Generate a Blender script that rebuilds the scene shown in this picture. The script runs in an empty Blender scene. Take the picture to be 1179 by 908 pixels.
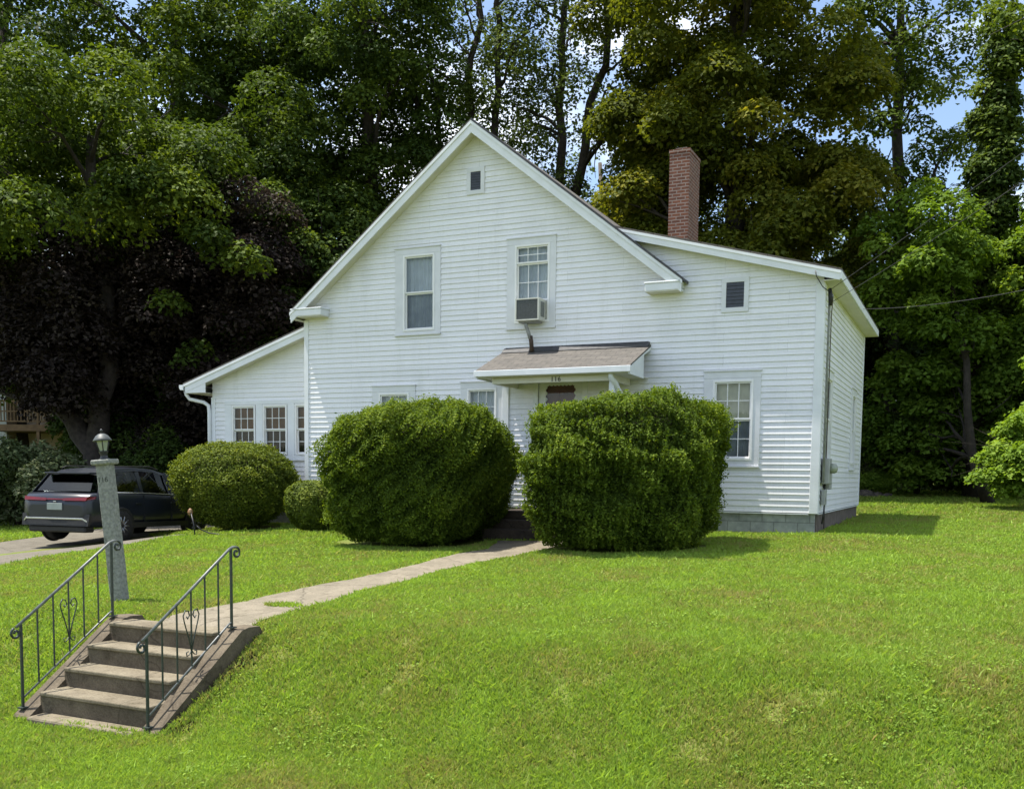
import bpy, math, random
import numpy as np
from mathutils import Vector, Matrix

S = bpy.context.scene
COL = S.collection
R = math.radians

# ------------------------------------------------------------------ camera, light, exposure
cam_d = bpy.data.cameras.new('camera')
cam = bpy.data.objects.new('camera', cam_d)
COL.objects.link(cam)
S.camera = cam
cam_d.sensor_width = 36.0
cam_d.lens = 36.0 * 1123.03 / 1179.0
cam_d.shift_x = 0.0
cam_d.shift_y = (633.23 - 454.0) / 1179.0
cam_d.clip_start = 0.1
cam_d.clip_end = 3000
CAMLOC = Vector((2.448, -18.030, 0.627))
yaw, pitch, roll = R(-25.0186), R(-4.4435), R(0.6624)
fwd = Vector((math.sin(yaw) * math.cos(pitch), math.cos(yaw) * math.cos(pitch), math.sin(pitch)))
rgt = Vector((math.cos(yaw), -math.sin(yaw), 0))
upv = rgt.cross(fwd)
r2 = rgt * math.cos(roll) + upv * math.sin(roll)
u2 = -rgt * math.sin(roll) + upv * math.cos(roll)
m3 = Matrix((r2, u2, -fwd)).transposed()
cam.matrix_world = Matrix.Translation(CAMLOC) @ m3.to_4x4()

SUN_DIR = Vector((1.52, 0.32, -4.36)).normalized()      # the way the light travels
sun_d = bpy.data.lights.new('sun', 'SUN')
sun_d.energy = 5.0
sun_d.angle = R(0.5)
sun_d.color = (1.0, 0.95, 0.86)
sun = bpy.data.objects.new('sun', sun_d)
COL.objects.link(sun)
sun.rotation_euler = SUN_DIR.to_track_quat('-Z', 'Y').to_euler()
sun.location = (-30, 0, 60)

W = bpy.data.worlds.new('World')
S.world = W
W.use_nodes = True
nt = W.node_tree
nt.nodes.clear()
sky = nt.nodes.new('ShaderNodeTexSky')
sky.sky_type = 'NISHITA'
sky.sun_disc = False
sky.sun_elevation = R(70.7)
sky.sun_rotation = R(258.0)
sky.air_density = 1.0
sky.dust_density = 1.2
sky.ozone_density = 1.0
bg = nt.nodes.new('ShaderNodeBackground')
bg.inputs['Strength'].default_value = 0.13
tc = nt.nodes.new('ShaderNodeTexCoord')
mp = nt.nodes.new('ShaderNodeMapping')
mp.inputs['Scale'].default_value = (1.0, 1.0, 2.2)
mp.inputs['Location'].default_value = (0.35, 0.1, 0.2)
nz = nt.nodes.new('ShaderNodeTexNoise')
nz.inputs['Scale'].default_value = 3.2
nz.inputs['Detail'].default_value = 6
nz.inputs['Roughness'].default_value = 0.55
rp = nt.nodes.new('ShaderNodeValToRGB')
rp.color_ramp.elements[0].position = 0.47
rp.color_ramp.elements[0].color = (0, 0, 0, 1)
rp.color_ramp.elements[1].position = 0.68
rp.color_ramp.elements[1].color = (1, 1, 1, 1)
mx = nt.nodes.new('ShaderNodeMix')
mx.data_type = 'RGBA'
mx.inputs['B'].default_value = (7.6, 7.9, 8.3, 1)
ow = nt.nodes.new('ShaderNodeOutputWorld')
nt.links.new(tc.outputs['Generated'], mp.inputs['Vector'])
nt.links.new(mp.outputs['Vector'], nz.inputs['Vector'])
nt.links.new(nz.outputs['Fac'], rp.inputs['Fac'])
nt.links.new(rp.outputs['Color'], mx.inputs['Factor'])
nt.links.new(sky.outputs['Color'], mx.inputs['A'])
nt.links.new(mx.outputs['Result'], bg.inputs['Color'])
nt.links.new(bg.outputs['Background'], ow.inputs['Surface'])

S.view_settings.view_transform = 'Standard'
S.view_settings.look = 'None'
S.view_settings.gamma = 1.0
S.view_settings.use_curve_mapping = False
S.view_settings.exposure = 0.88
S.render.engine = 'CYCLES'
S.cycles.max_bounces = 8
S.cycles.transparent_max_bounces = 8

# ------------------------------------------------------------------ materials
def new_mat(name):
    m = bpy.data.materials.new(name)
    m.use_nodes = True
    return m, m.node_tree, m.node_tree.nodes['Principled BSDF']

def N(t, kind, **kw):
    n = t.nodes.new('ShaderNode' + kind)
    for k, v in kw.items():
        if k in n.inputs: n.inputs[k].default_value = v
        else: setattr(n, k, v)
    return n

def ramp(t, fac, stops):
    r = t.nodes.new('ShaderNodeValToRGB')
    els = r.color_ramp.elements
    while len(els) < len(stops): els.new(0.5)
    for e, (p, c) in zip(els, stops):
        e.position = p
        e.color = (*c, 1)
    t.links.new(fac, r.inputs['Fac'])
    return r.outputs['Color']

def mat(name, c1, c2=None, rough=0.6, scale=8.0, detail=6, lo=0.35, hi=0.68, bump=0.0, bscale=None, spec=0.4, metal=0.0):
    """noise-varied procedural paint, stone, metal ..."""
    m, t, b = new_mat(name)
    c2 = c2 or tuple(x * 0.85 for x in c1)
    co = N(t, 'TexCoord')
    n = N(t, 'TexNoise', Scale=scale, Detail=detail)
    t.links.new(co.outputs['Object'], n.inputs['Vector'])
    t.links.new(ramp(t, n.outputs['Fac'], [(lo, c1), (hi, c2)]), b.inputs['Base Color'])
    b.inputs['Roughness'].default_value = rough
    b.inputs['Specular IOR Level'].default_value = spec
    b.inputs['Metallic'].default_value = metal
    if bump:
        n2 = N(t, 'TexNoise', Scale=bscale or scale * 4, Detail=5)
        t.links.new(co.outputs['Object'], n2.inputs['Vector'])
        bp = N(t, 'Bump', Strength=bump, Distance=0.02)
        t.links.new(n2.outputs['Fac'], bp.inputs['Height'])
        t.links.new(bp.outputs['Normal'], b.inputs['Normal'])
    return m

def leaf_mat(name, dark, mid, light, trans=0.3, rough=0.65, spec=0.12):
    m, t, b = new_mat(name)
    a = N(t, 'Attribute', attribute_name='tint')
    col = ramp(t, a.outputs['Fac'], [(0.0, dark), (0.55, mid), (1.0, light)])
    t.links.new(col, b.inputs['Base Color'])
    b.inputs['Roughness'].default_value = rough
    b.inputs['Specular IOR Level'].default_value = spec
    tr = N(t, 'BsdfTranslucent')
    hs = N(t, 'HueSaturation', Hue=0.49, Saturation=1.1, Value=1.5)
    t.links.new(col, hs.inputs['Color'])
    t.links.new(hs.outputs['Color'], tr.inputs['Color'])
    ms = N(t, 'MixShader', Fac=trans)
    t.links.new(b.outputs[0], ms.inputs[1])
    t.links.new(tr.outputs[0], ms.inputs[2])
    t.links.new(ms.outputs[0], t.nodes['Material Output'].inputs['Surface'])
    return m

def glass_mat(name, tint=(0.9, 0.93, 0.95), boost=1.55, rough=0.01):
    m, t, b = new_mat(name)
    t.nodes.remove(b)
    fr = N(t, 'Fresnel', IOR=boost)
    tr = N(t, 'BsdfTransparent', Color=(*tint, 1))
    gl = N(t, 'BsdfGlossy', Roughness=rough, Color=(0.95, 0.97, 1.0, 1))
    ms = N(t, 'MixShader')
    ad = N(t, 'Math', operation='MULTIPLY_ADD')
    ad.inputs[1].default_value = 0.8
    ad.inputs[2].default_value = 0.0
    t.links.new(fr.outputs[0], ad.inputs[0])
    t.links.new(ad.outputs[0], ms.inputs[0])
    t.links.new(tr.outputs[0], ms.inputs[1])
    t.links.new(gl.outputs[0], ms.inputs[2])
    t.links.new(ms.outputs[0], t.nodes['Material Output'].inputs['Surface'])
    return m

def brick_mat(name, c1, c2, mortar, bw, bh, ms=0.012, axis='XZ', rough=0.85, bump=0.5, offset=0.5):
    m, t, b = new_mat(name)
    co = N(t, 'TexCoord')
    sp = N(t, 'SeparateXYZ')
    cb = N(t, 'CombineXYZ')
    t.links.new(co.outputs['Object'], sp.inputs[0])
    ad = N(t, 'Math', operation='ADD')
    t.links.new(sp.outputs['X'], ad.inputs[0])
    t.links.new(sp.outputs['Y'], ad.inputs[1])
    t.links.new(ad.outputs[0], cb.inputs['X'])
    t.links.new(sp.outputs['Z' if axis == 'XZ' else 'Y'], cb.inputs['Y'])
    if axis != 'XZ': t.links.new(sp.outputs['X'], cb.inputs['X'])
    br = N(t, 'TexBrick', Scale=1.0, offset=offset)
    br.inputs['Color1'].default_value = (*c1, 1)
    br.inputs['Color2'].default_value = (*c2, 1)
    br.inputs['Mortar'].default_value = (*mortar, 1)
    br.inputs['Brick Width'].default_value = bw
    br.inputs['Row Height'].default_value = bh
    br.inputs['Mortar Size'].default_value = ms
    br.inputs['Bias'].default_value = -0.1
    t.links.new(cb.outputs[0], br.inputs['Vector'])
    n = N(t, 'TexNoise', Scale=9.0, Detail=6)
    t.links.new(co.outputs['Object'], n.inputs['Vector'])
    mxn = N(t, 'Mix', data_type='RGBA', blend_type='MULTIPLY')
    mxn.inputs['Factor'].default_value = 0.8
    t.links.new(br.outputs['Color'], mxn.inputs['A'])
    t.links.new(ramp(t, n.outputs['Fac'], [(0.3, (0.62, 0.62, 0.62)), (0.7, (1.1, 1.08, 1.05))]), mxn.inputs['B'])
    t.links.new(mxn.outputs['Result'], b.inputs['Base Color'])
    b.inputs['Roughness'].default_value = rough
    bp = N(t, 'Bump', Strength=bump, Distance=0.01)
    t.links.new(br.outputs['Fac'], bp.inputs['Height'])
    bp.invert = True
    t.links.new(bp.outputs['Normal'], b.inputs['Normal'])
    return m

M = {}
def siding_mat(name, c):
    m, t, b = new_mat(name)
    co = N(t, 'TexCoord')
    mpn = N(t, 'Mapping', Scale=(1.0, 1.0, 0.35))
    n = N(t, 'TexNoise', Scale=1.6, Detail=8, Roughness=0.65)
    t.links.new(co.outputs['Object'], mpn.inputs[0])
    t.links.new(mpn.outputs[0], n.inputs['Vector'])
    col = ramp(t, n.outputs['Fac'], [(0.25, tuple(x * 0.9 for x in c)), (0.5, c), (0.8, tuple(min(x * 1.03, .9) for x in c))])
    n2 = N(t, 'TexNoise', Scale=26.0, Detail=4)
    t.links.new(co.outputs['Object'], n2.inputs['Vector'])
    mm = N(t, 'Mix', data_type='RGBA', blend_type='MULTIPLY')
    mm.inputs['Factor'].default_value = 1
    t.links.new(col, mm.inputs['A'])
    t.links.new(ramp(t, n2.outputs['Fac'], [(0.3, (0.95, 0.95, 0.94)), (0.6, (1, 1, 1))]), mm.inputs['B'])
    t.links.new(mm.outputs['Result'], b.inputs['Base Color'])
    sp = N(t, 'SeparateXYZ'); cb = N(t, 'CombineXYZ'); ad = N(t, 'Math', operation='ADD')
    t.links.new(co.outputs['Object'], sp.inputs[0])
    t.links.new(sp.outputs['X'], ad.inputs[0]); t.links.new(sp.outputs['Y'], ad.inputs[1])
    t.links.new(ad.outputs[0], cb.inputs['X']); t.links.new(sp.outputs['Z'], cb.inputs['Y'])
    br = N(t, 'TexBrick', Scale=1.0, offset=0.37)
    br.inputs['Color1'].default_value = (1, 1, 1, 1); br.inputs['Color2'].default_value = (.93, .935, .93, 1); br.inputs['Mortar'].default_value = (.62, .63, .62, 1)
    br.inputs['Brick Width'].default_value = 3.1; br.inputs['Row Height'].default_value = .216; br.inputs['Mortar Size'].default_value = .0022
    t.links.new(cb.outputs[0], br.inputs['Vector'])
    m2 = N(t, 'Mix', data_type='RGBA', blend_type='MULTIPLY'); m2.inputs['Factor'].default_value = 1
    t.links.new(mm.outputs['Result'], m2.inputs['A']); t.links.new(br.outputs['Color'], m2.inputs['B'])
    n3 = N(t, 'TexNoise', Scale=1.0, Detail=9, Roughness=0.7); mp3 = N(t, 'Mapping', Scale=(3.5, 3.5, .3))
    t.links.new(co.outputs['Object'], mp3.inputs[0]); t.links.new(mp3.outputs[0], n3.inputs['Vector'])
    m4 = N(t, 'Mix', data_type='RGBA', blend_type='MULTIPLY'); m4.inputs['Factor'].default_value = 1
    t.links.new(m2.outputs['Result'], m4.inputs['A'])
    t.links.new(ramp(t, n3.outputs['Fac'], [(0.28, (0.90, 0.905, 0.885)), (0.46, (1, 1, 1))]), m4.inputs['B'])
    t.links.new(m4.outputs['Result'], b.inputs['Base Color'])
    b.inputs['Roughness'].default_value = 0.5
    b.inputs['Specular IOR Level'].default_value = 0.35
    bp = N(t, 'Bump', Strength=0.08, Distance=0.02)
    t.links.new(n.outputs['Fac'], bp.inputs['Height'])
    t.links.new(bp.outputs['Normal'], b.inputs['Normal'])
    return m

M['siding'] = siding_mat('white_vinyl_siding', (0.81, 0.81, 0.84))
M['trim'] = mat('white_trim', (0.75, 0.77, 0.80), (0.67, 0.69, 0.71), rough=0.5, scale=3)
M['casing'] = mat('pale_grey_casing', (0.69, 0.70, 0.725), (0.63, 0.64, 0.66), rough=0.5, scale=4)
M['sash'] = mat('white_sash', (0.80, 0.80, 0.80), (0.76, 0.76, 0.75), rough=0.4, scale=4)
M['soffit'] = mat('shade_tinted_soffit', (0.66, 0.64, 0.54), (0.60, 0.58, 0.48), rough=0.6, scale=3)  # white trim with the yellowish tone of eave shade put into the colour
M['shingle'] = brick_mat('brown_shingles', (0.112, 0.102, 0.090), (0.082, 0.075, 0.067), (0.04, 0.034, 0.03), 0.3, 0.13, 0.006, axis='XY')
M['flash'] = mat('black_flashing', (0.02, 0.021, 0.025), (0.05, 0.05, 0.055), rough=0.45, scale=10)
def concrete_mat(name, c1, c2, crack=0.45, cscale=0.6):
    m, t, b = new_mat(name)
    co = N(t, 'TexCoord')
    n = N(t, 'TexNoise', Scale=2.6, Detail=10, Roughness=0.65)
    n2 = N(t, 'TexNoise', Scale=45.0, Detail=5, Roughness=0.7)
    n3 = N(t, 'TexNoise', Scale=6.5, Detail=8, Roughness=0.7)
    vo = N(t, 'TexVoronoi', feature='DISTANCE_TO_EDGE', Scale=cscale)
    wv = N(t, 'TexNoise', Scale=5.0, Detail=6)
    for q in (n, n2, n3, wv): t.links.new(co.outputs['Object'], q.inputs['Vector'])
    mv = N(t, 'Mix', data_type='RGBA'); mv.inputs['Factor'].default_value = .16
    t.links.new(co.outputs['Object'], mv.inputs['A']); t.links.new(wv.outputs['Color'], mv.inputs['B'])
    t.links.new(mv.outputs['Result'], vo.inputs['Vector'])
    cur = ramp(t, n.outputs['Fac'], [(0.36, c1), (0.66, c2)])
    for src, st in ((n2.outputs['Fac'], [(0.3, (.72, .71, .69)), (0.62, (1.08, 1.08, 1.07))]), (n3.outputs['Fac'], [(0.30, (.55, .54, .50)), (0.47, (1, 1, 1))]),
                    (vo.outputs['Distance'], [(0.0, (1 - crack,) * 3), (0.005, (1, 1, 1))])):
        mm = N(t, 'Mix', data_type='RGBA', blend_type='MULTIPLY'); mm.inputs['Factor'].default_value = 1
        t.links.new(cur, mm.inputs['A']); t.links.new(ramp(t, src, st), mm.inputs['B'])
        cur = mm.outputs['Result']
    t.links.new(cur, b.inputs['Base Color'])
    b.inputs['Roughness'].default_value = 0.92
    b.inputs['Specular IOR Level'].default_value = 0.2
    bp = N(t, 'Bump', Strength=0.45, Distance=0.02)
    t.links.new(n2.outputs['Fac'], bp.inputs['Height'])
    t.links.new(bp.outputs['Normal'], b.inputs['Normal'])
    return m
M['brick'] = brick_mat('red_brick', (0.19, 0.068, 0.034), (0.115, 0.042, 0.024), (0.27, 0.21, 0.18), 0.2, 0.072, 0.011)
M['block'] = brick_mat('grey_block', (0.33, 0.35, 0.35), (0.28, 0.30, 0.30), (0.20, 0.21, 0.21), 0.42, 0.2, 0.009)
M['concrete'] = mat('concrete', (0.40, 0.37, 0.31), (0.30, 0.27, 0.22), rough=0.9, scale=5, bump=0.3)
M['old_concrete'] = concrete_mat('weathered_shaded_concrete', (0.155, 0.128, 0.092), (0.088, 0.071, 0.051))  # weathered; the shade on the risers is put into the colour too
M['stair_tread'] = concrete_mat('sunlit_tread_concrete', (0.225, 0.195, 0.14), (0.145, 0.122, 0.086))  # lighter than the risers: sunlight on the treads put into the colour
M['dark_stoop'] = concrete_mat('dark_brown_concrete', (0.075, 0.058, 0.045), (0.045, 0.036, 0.03))
M['granite'] = mat('grey_granite', (0.27, 0.275, 0.25), (0.15, 0.155, 0.14), rough=0.85, scale=28, detail=8, bump=0.5, bscale=40)
M['iron'] = mat('dark_green_iron', (0.018, 0.028, 0.024), (0.035, 0.045, 0.04), rough=0.45, scale=20, spec=0.5)
M['worn_iron'] = mat('worn_grey_iron', (0.14, 0.15, 0.145), (0.07, 0.08, 0.075), rough=0.4, scale=18, spec=0.5)
M['black'] = mat('black_metal', (0.015, 0.016, 0.018), (0.03, 0.03, 0.032), rough=0.45, scale=12)
M['lantern_roof'] = mat('lantern_grey', (0.07, 0.08, 0.078), (0.045, 0.05, 0.05), rough=0.5, scale=20)
M['lantern_glass'] = mat('milky_lantern_glass', (0.30, 0.33, 0.26), (0.24, 0.27, 0.21), rough=0.25, scale=20, spec=0.6)
M['glass'] = glass_mat('window_glass')
M['car_glass'] = glass_mat('tinted_car_glass', (0.12, 0.14, 0.14), 1.5)
M['curtain'] = mat('sheer_curtain', (0.62, 0.65, 0.67), (0.45, 0.48, 0.51), rough=0.9, scale=2.5)
M['dark_curtain'] = mat('grey_curtain', (0.33, 0.36, 0.38), (0.22, 0.24, 0.26), rough=0.9, scale=3)
M['blind'] = mat('cream_roller_blind', (0.62, 0.60, 0.44), (0.52, 0.50, 0.36), rough=0.8, scale=3)
M['brown_shade'] = mat('brown_window_shade', (0.20, 0.085, 0.028), (0.13, 0.055, 0.02), rough=0.8, scale=5)
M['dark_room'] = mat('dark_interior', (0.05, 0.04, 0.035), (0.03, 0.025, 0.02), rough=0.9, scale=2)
M['louver'] = mat('dark_louver', (0.05, 0.055, 0.07), (0.035, 0.04, 0.05), rough=0.5, scale=20)
M['wood_door'] = mat('red_brown_door', (0.20, 0.065, 0.035), (0.14, 0.045, 0.026), rough=0.4, scale=6)
M['ac_body'] = mat('cream_ac_case', (0.62, 0.62, 0.56), (0.52, 0.52, 0.46), rough=0.5, scale=6)
M['ac_grille'] = mat('grey_ac_grille', (0.12, 0.13, 0.14), (0.08, 0.085, 0.09), rough=0.6, scale=40)
M['pipe'] = mat('grey_pipe', (0.30, 0.31, 0.31), (0.2, 0.2, 0.2), rough=0.6, scale=12)
M['rust_pipe'] = mat('brown_wrapped_hose', (0.075, 0.05, 0.035), (0.045, 0.03, 0.022), rough=0.7, scale=16)
M['meter'] = mat('grey_meter_box', (0.36, 0.37, 0.36), (0.28, 0.29, 0.28), rough=0.5, scale=6, metal=0.2)
M['bark'] = mat('dark_bark', (0.052, 0.042, 0.034), (0.024, 0.020, 0.016), rough=0.95, scale=7, detail=9, bump=0.9, bscale=16)
M['grey_bark'] = mat('grey_bark', (0.12, 0.10, 0.078), (0.055, 0.045, 0.034), rough=0.95, scale=6, detail=9, bump=0.9, bscale=14)
M['twig'] = mat('inner_twigs', (0.035, 0.028, 0.018), (0.018, 0.02, 0.010), rough=0.95, scale=9, bump=0.6)
M['car_paint'] = mat('dark_blue_car_paint', (0.010, 0.013, 0.020), (0.013, 0.016, 0.024), rough=0.28, scale=2, spec=0.5)
M['plastic'] = mat('black_plastic', (0.012, 0.012, 0.013), (0.02, 0.02, 0.02), rough=0.55, scale=20)
M['tyre'] = mat('rubber_tyre', (0.014, 0.014, 0.014), (0.022, 0.021, 0.02), rough=0.85, scale=20)
M['alloy'] = mat('alloy_rim', (0.30, 0.31, 0.32), (0.22, 0.22, 0.23), rough=0.35, scale=8, metal=0.8)
M['chrome'] = mat('satin_chrome', (0.55, 0.56, 0.58), (0.48, 0.49, 0.5), rough=0.25, scale=8, metal=0.9)
M['tail_red'] = mat('red_tail_lamp', (0.14, 0.008, 0.008), (0.10, 0.006, 0.006), rough=0.2, scale=8, spec=0.6)
M['plate'] = mat('pale_number_plate', (0.27, 0.31, 0.29), (0.22, 0.26, 0.24), rough=0.5, scale=8)
M['deck_wood'] = mat('brown_deck_wood', (0.20, 0.125, 0.07), (0.13, 0.08, 0.045), rough=0.8, scale=6)
M['far_wall'] = mat('pale_far_siding', (0.42, 0.44, 0.42), (0.36, 0.38, 0.36), rough=0.7, scale=3)
M['tan_wall'] = mat('tan_far_siding', (0.42, 0.33, 0.23), (0.36, 0.28, 0.2), rough=0.7, scale=3)
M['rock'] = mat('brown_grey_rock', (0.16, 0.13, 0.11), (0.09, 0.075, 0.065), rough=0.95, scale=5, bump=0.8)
M['wire'] = mat('grey_cable', (0.045, 0.045, 0.045), (0.03, 0.03, 0.03), rough=0.6, scale=5)
M['orange'] = mat('orange_ornament', (0.24, 0.11, 0.045), (0.20, 0.13, 0.07), rough=0.5, scale=16)
M['numeral'] = mat('dark_numerals', (0.02, 0.018, 0.015), (0.03, 0.028, 0.025), rough=0.5, scale=10)
M['numeral_grey'] = mat('engraved_grey_numerals', (0.06, 0.065, 0.06), (0.045, 0.05, 0.045), rough=0.8, scale=30)

# foliage
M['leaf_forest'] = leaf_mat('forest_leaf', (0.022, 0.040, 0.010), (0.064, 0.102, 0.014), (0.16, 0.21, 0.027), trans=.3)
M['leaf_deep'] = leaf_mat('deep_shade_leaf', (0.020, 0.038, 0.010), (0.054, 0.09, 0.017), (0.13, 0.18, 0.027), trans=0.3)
M['leaf_maple'] = leaf_mat('olive_maple_leaf', (0.036, 0.055, 0.010), (0.12, 0.142, 0.018), (0.26, 0.235, 0.035), trans=0.38)
M['leaf_light'] = leaf_mat('light_leaf', (0.06, 0.11, 0.016), (0.13, 0.21, 0.026), (0.20, 0.28, 0.04), trans=0.38)
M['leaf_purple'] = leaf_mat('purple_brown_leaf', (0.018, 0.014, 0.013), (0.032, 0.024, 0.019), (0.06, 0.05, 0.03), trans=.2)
M['leaf_thin'] = leaf_mat('thin_crown_leaf', (0.04, 0.06, 0.016), (0.085, 0.12, 0.026), (0.14, 0.175, 0.045), trans=0.38)
M['leaf_yew'] = leaf_mat('clipped_evergreen_leaf', (0.028, 0.050, 0.008), (0.10, 0.155, 0.016), (0.215, 0.27, 0.03), trans=0.3, rough=0.7)
M['leaf_round'] = leaf_mat('small_shrub_leaf', (0.034, 0.055, 0.010), (0.11, 0.15, 0.018), (0.23, 0.26, 0.034), trans=0.25)
M['leaf_pale'] = leaf_mat('pale_shrub_leaf', (0.09, 0.15, 0.02), (0.17, 0.27, 0.035), (0.26, 0.36, 0.06), trans=0.4)
M['leaf_hydrangea'] = leaf_mat('pale_hydrangea_leaf', (0.04, 0.065, 0.025), (0.09, 0.12, 0.05), (0.26, 0.27, 0.17), trans=0.25)
M['blade'] = leaf_mat('grass_blade', (0.33, 0.285, 0.10), (0.222, 0.325, 0.052), (0.30, 0.445, 0.068), trans=0.35, rough=0.6, spec=0.2)
M['clover'] = leaf_mat('clover_leaf', (0.10, 0.17, 0.03), (0.17, 0.27, 0.04), (0.27, 0.37, 0.06), trans=0.3)

def lawn_mat():
    m, t, b = new_mat('lawn_soil_and_thatch')
    co = N(t, 'TexCoord')
    n = N(t, 'TexNoise', Scale=0.55, Detail=9, Roughness=0.62)
    n2 = N(t, 'TexNoise', Scale=22.0, Detail=6, Roughness=0.7)
    t.links.new(co.outputs['Object'], n.inputs['Vector'])
    t.links.new(co.outputs['Object'], n2.inputs['Vector'])
    c1 = ramp(t, n.outputs['Fac'], [(0.32, (0.16, 0.145, 0.055)), (0.52, (0.135, 0.165, 0.04)), (0.72, (0.14, 0.19, 0.04))])
    mm = N(t, 'Mix', data_type='RGBA', blend_type='MULTIPLY')
    mm.inputs['Factor'].default_value = 1
    t.links.new(c1, mm.inputs['A'])
    t.links.new(ramp(t, n2.outputs['Fac'], [(0.3, (0.55, 0.55, 0.5)), (0.65, (1.15, 1.15, 1.05))]), mm.inputs['B'])
    t.links.new(mm.outputs['Result'], b.inputs['Base Color'])
    b.inputs['Roughness'].default_value = 1
    b.inputs['Specular IOR Level'].default_value = 0.1
    return m
M['lawn'] = lawn_mat()
M['path'] = concrete_mat('tan_path_concrete', (0.235, 0.205, 0.155), (0.165, 0.145, 0.108), .5, .5)
M['drive'] = concrete_mat('worn_driveway', (0.165, 0.15, 0.12), (0.12, 0.108, 0.088), .5, .3)

# ------------------------------------------------------------------ mesh building helpers
def origin_of(o):
    p = Vector((0, 0, 0))
    while o is not None:
        p += o.location
        o = o.parent
    return p

class MB:
    def __init__(s):
        s.v, s.f, s.sm = [], [], []
    def quad(s, *pts, smooth=False):
        i = len(s.v)
        s.v += [tuple(p) for p in pts]
        s.f.append(tuple(range(i, i + len(pts))))
        s.sm.append(smooth)
    def box(s, x0, x1, y0, y1, z0, z1, bev=0.0):
        if bev:
            b = min(bev, (x1 - x0) / 3, (y1 - y0) / 3, (z1 - z0) / 3)
            i = len(s.v)
            # chamfered box: three rings of 8-gons
            def ring(z, d):
                return [(x0 + b + d, y0 + d, z), (x1 - b - d, y0 + d, z), (x1 - d, y0 + b + d, z), (x1 - d, y1 - b - d, z),
                        (x1 - b - d, y1 - d, z), (x0 + b + d, y1 - d, z), (x0 + d, y1 - b - d, z), (x0 + d, y0 + b + d, z)]
            for z, d in ((z0, b * .6), (z0 + b, 0), (z1 - b, 0), (z1, b * .6)):
                s.v += ring(z, d)
            for k in range(3):
                for j in range(8):
                    a = i + 8 * k + j
                    c = i + 8 * k + (j + 1) % 8
                    s.f.append((a, c, c + 8, a + 8)); s.sm.append(False)
            s.f.append(tuple(i + 7 - j for j in range(8))); s.sm.append(False)
            s.f.append(tuple(i + 24 + j for j in range(8))); s.sm.append(False)
            return
        i = len(s.v)
        s.v += [(x0, y0, z0), (x1, y0, z0), (x1, y1, z0), (x0, y1, z0), (x0, y0, z1), (x1, y0, z1), (x1, y1, z1), (x0, y1, z1)]
        for f in ((3, 2, 1, 0), (4, 5, 6, 7), (0, 1, 5, 4), (1, 2, 6, 5), (2, 3, 7, 6), (3, 0, 4, 7)):
            s.f.append(tuple(i + k for k in f)); s.sm.append(False)
    def prism(s, poly, vec):
        """polygon (3D points, in order) swept along vec"""
        i = len(s.v); n = len(poly); v = Vector(vec)
        s.v += [tuple(p) for p in poly] + [tuple(Vector(p) + v) for p in poly]
        s.f.append(tuple(i + n - 1 - k for k in range(n))); s.sm.append(False)
        s.f.append(tuple(i + n + k for k in range(n))); s.sm.append(False)
        for k in range(n):
            a, b = i + k, i + (k + 1) % n
            s.f.append((a, b, b + n, a + n)); s.sm.append(False)
    def tube(s, pts, rad, sides=8, cap=True, smooth=True, squash=None):
        pts = [Vector(p) for p in pts]
        if not hasattr(rad, '__len__'): rad = [rad] * len(pts)
        i0 = len(s.v)
        prev = None
        for k, p in enumerate(pts):
            d = (pts[min(k + 1, len(pts) - 1)] - pts[max(k - 1, 0)]).normalized()
            if prev is None:
                a = d.orthogonal().normalized()
            else:
                a = (prev - d * prev.dot(d))
                a = a.normalized() if a.length > 1e-6 else d.orthogonal().normalized()
            prev = a
            b = d.cross(a)
            for j in range(sides):
                t = 2 * math.pi * (j + .5) / sides
                s.v.append(tuple(p + (a * math.cos(t) + b * math.sin(t)) * rad[k]))
        for k in range(len(pts) - 1):
            for j in range(sides):
                a = i0 + k * sides + j; b = i0 + k * sides + (j + 1) % sides
                s.f.append((a, b, b + sides, a + sides)); s.sm.append(smooth)
        if cap:
            s.f.append(tuple(i0 + sides - 1 - j for j in range(sides))); s.sm.append(False)
            e = i0 + (len(pts) - 1) * sides
            s.f.append(tuple(e + j for j in range(sides))); s.sm.append(False)
    def lathe(s, prof, c=(0, 0, 0), sides=24, smooth=True, axis='z', rot=0.0):
        i0 = len(s.v)
        for r, h in prof:
            for j in range(sides):
                t = 2 * math.pi * j / sides + rot
                a, b = r * math.cos(t), r * math.sin(t)
                s.v.append((c[0] + a, c[1] + b, c[2] + h) if axis == 'z' else
                           (c[0] + h, c[1] + a, c[2] + b) if axis == 'x' else (c[0] + b, c[1] + h, c[2] + a))
        for k in range(len(prof) - 1):
            for j in range(sides):
                a = i0 + k * sides + j; b = i0 + k * sides + (j + 1) % sides
                s.f.append((a, b, b + sides, a + sides)); s.sm.append(smooth)
        s.f.append(tuple(i0 + sides - 1 - j for j in range(sides))); s.sm.append(False)
        e = i0 + (len(prof) - 1) * sides
        s.f.append(tuple(e + j for j in range(sides))); s.sm.append(False)
    def build(s, name, m, parent=None, local=False, label=None):
        o3 = Vector((0, 0, 0)) if (local or parent is None) else origin_of(parent)
        me = bpy.data.meshes.new(name)
        me.from_pydata([(x - o3.x, y - o3.y, z - o3.z) for x, y, z in s.v], [], s.f)
        me.polygons.foreach_set('use_smooth', s.sm)
        me.materials.append(M[m] if isinstance(m, str) else m)
        me.update()
        o = bpy.data.objects.new(name, me)
        COL.objects.link(o)
        if parent is not None: o.parent = parent
        if label: o['label'] = label
        return o

def tag(o, label=None, cat=None, group=None, kind=None):
    if label: o['label'] = label
    if cat: o['category'] = cat
    if group: o['group'] = group
    if kind: o['kind'] = kind
    return o

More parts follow.
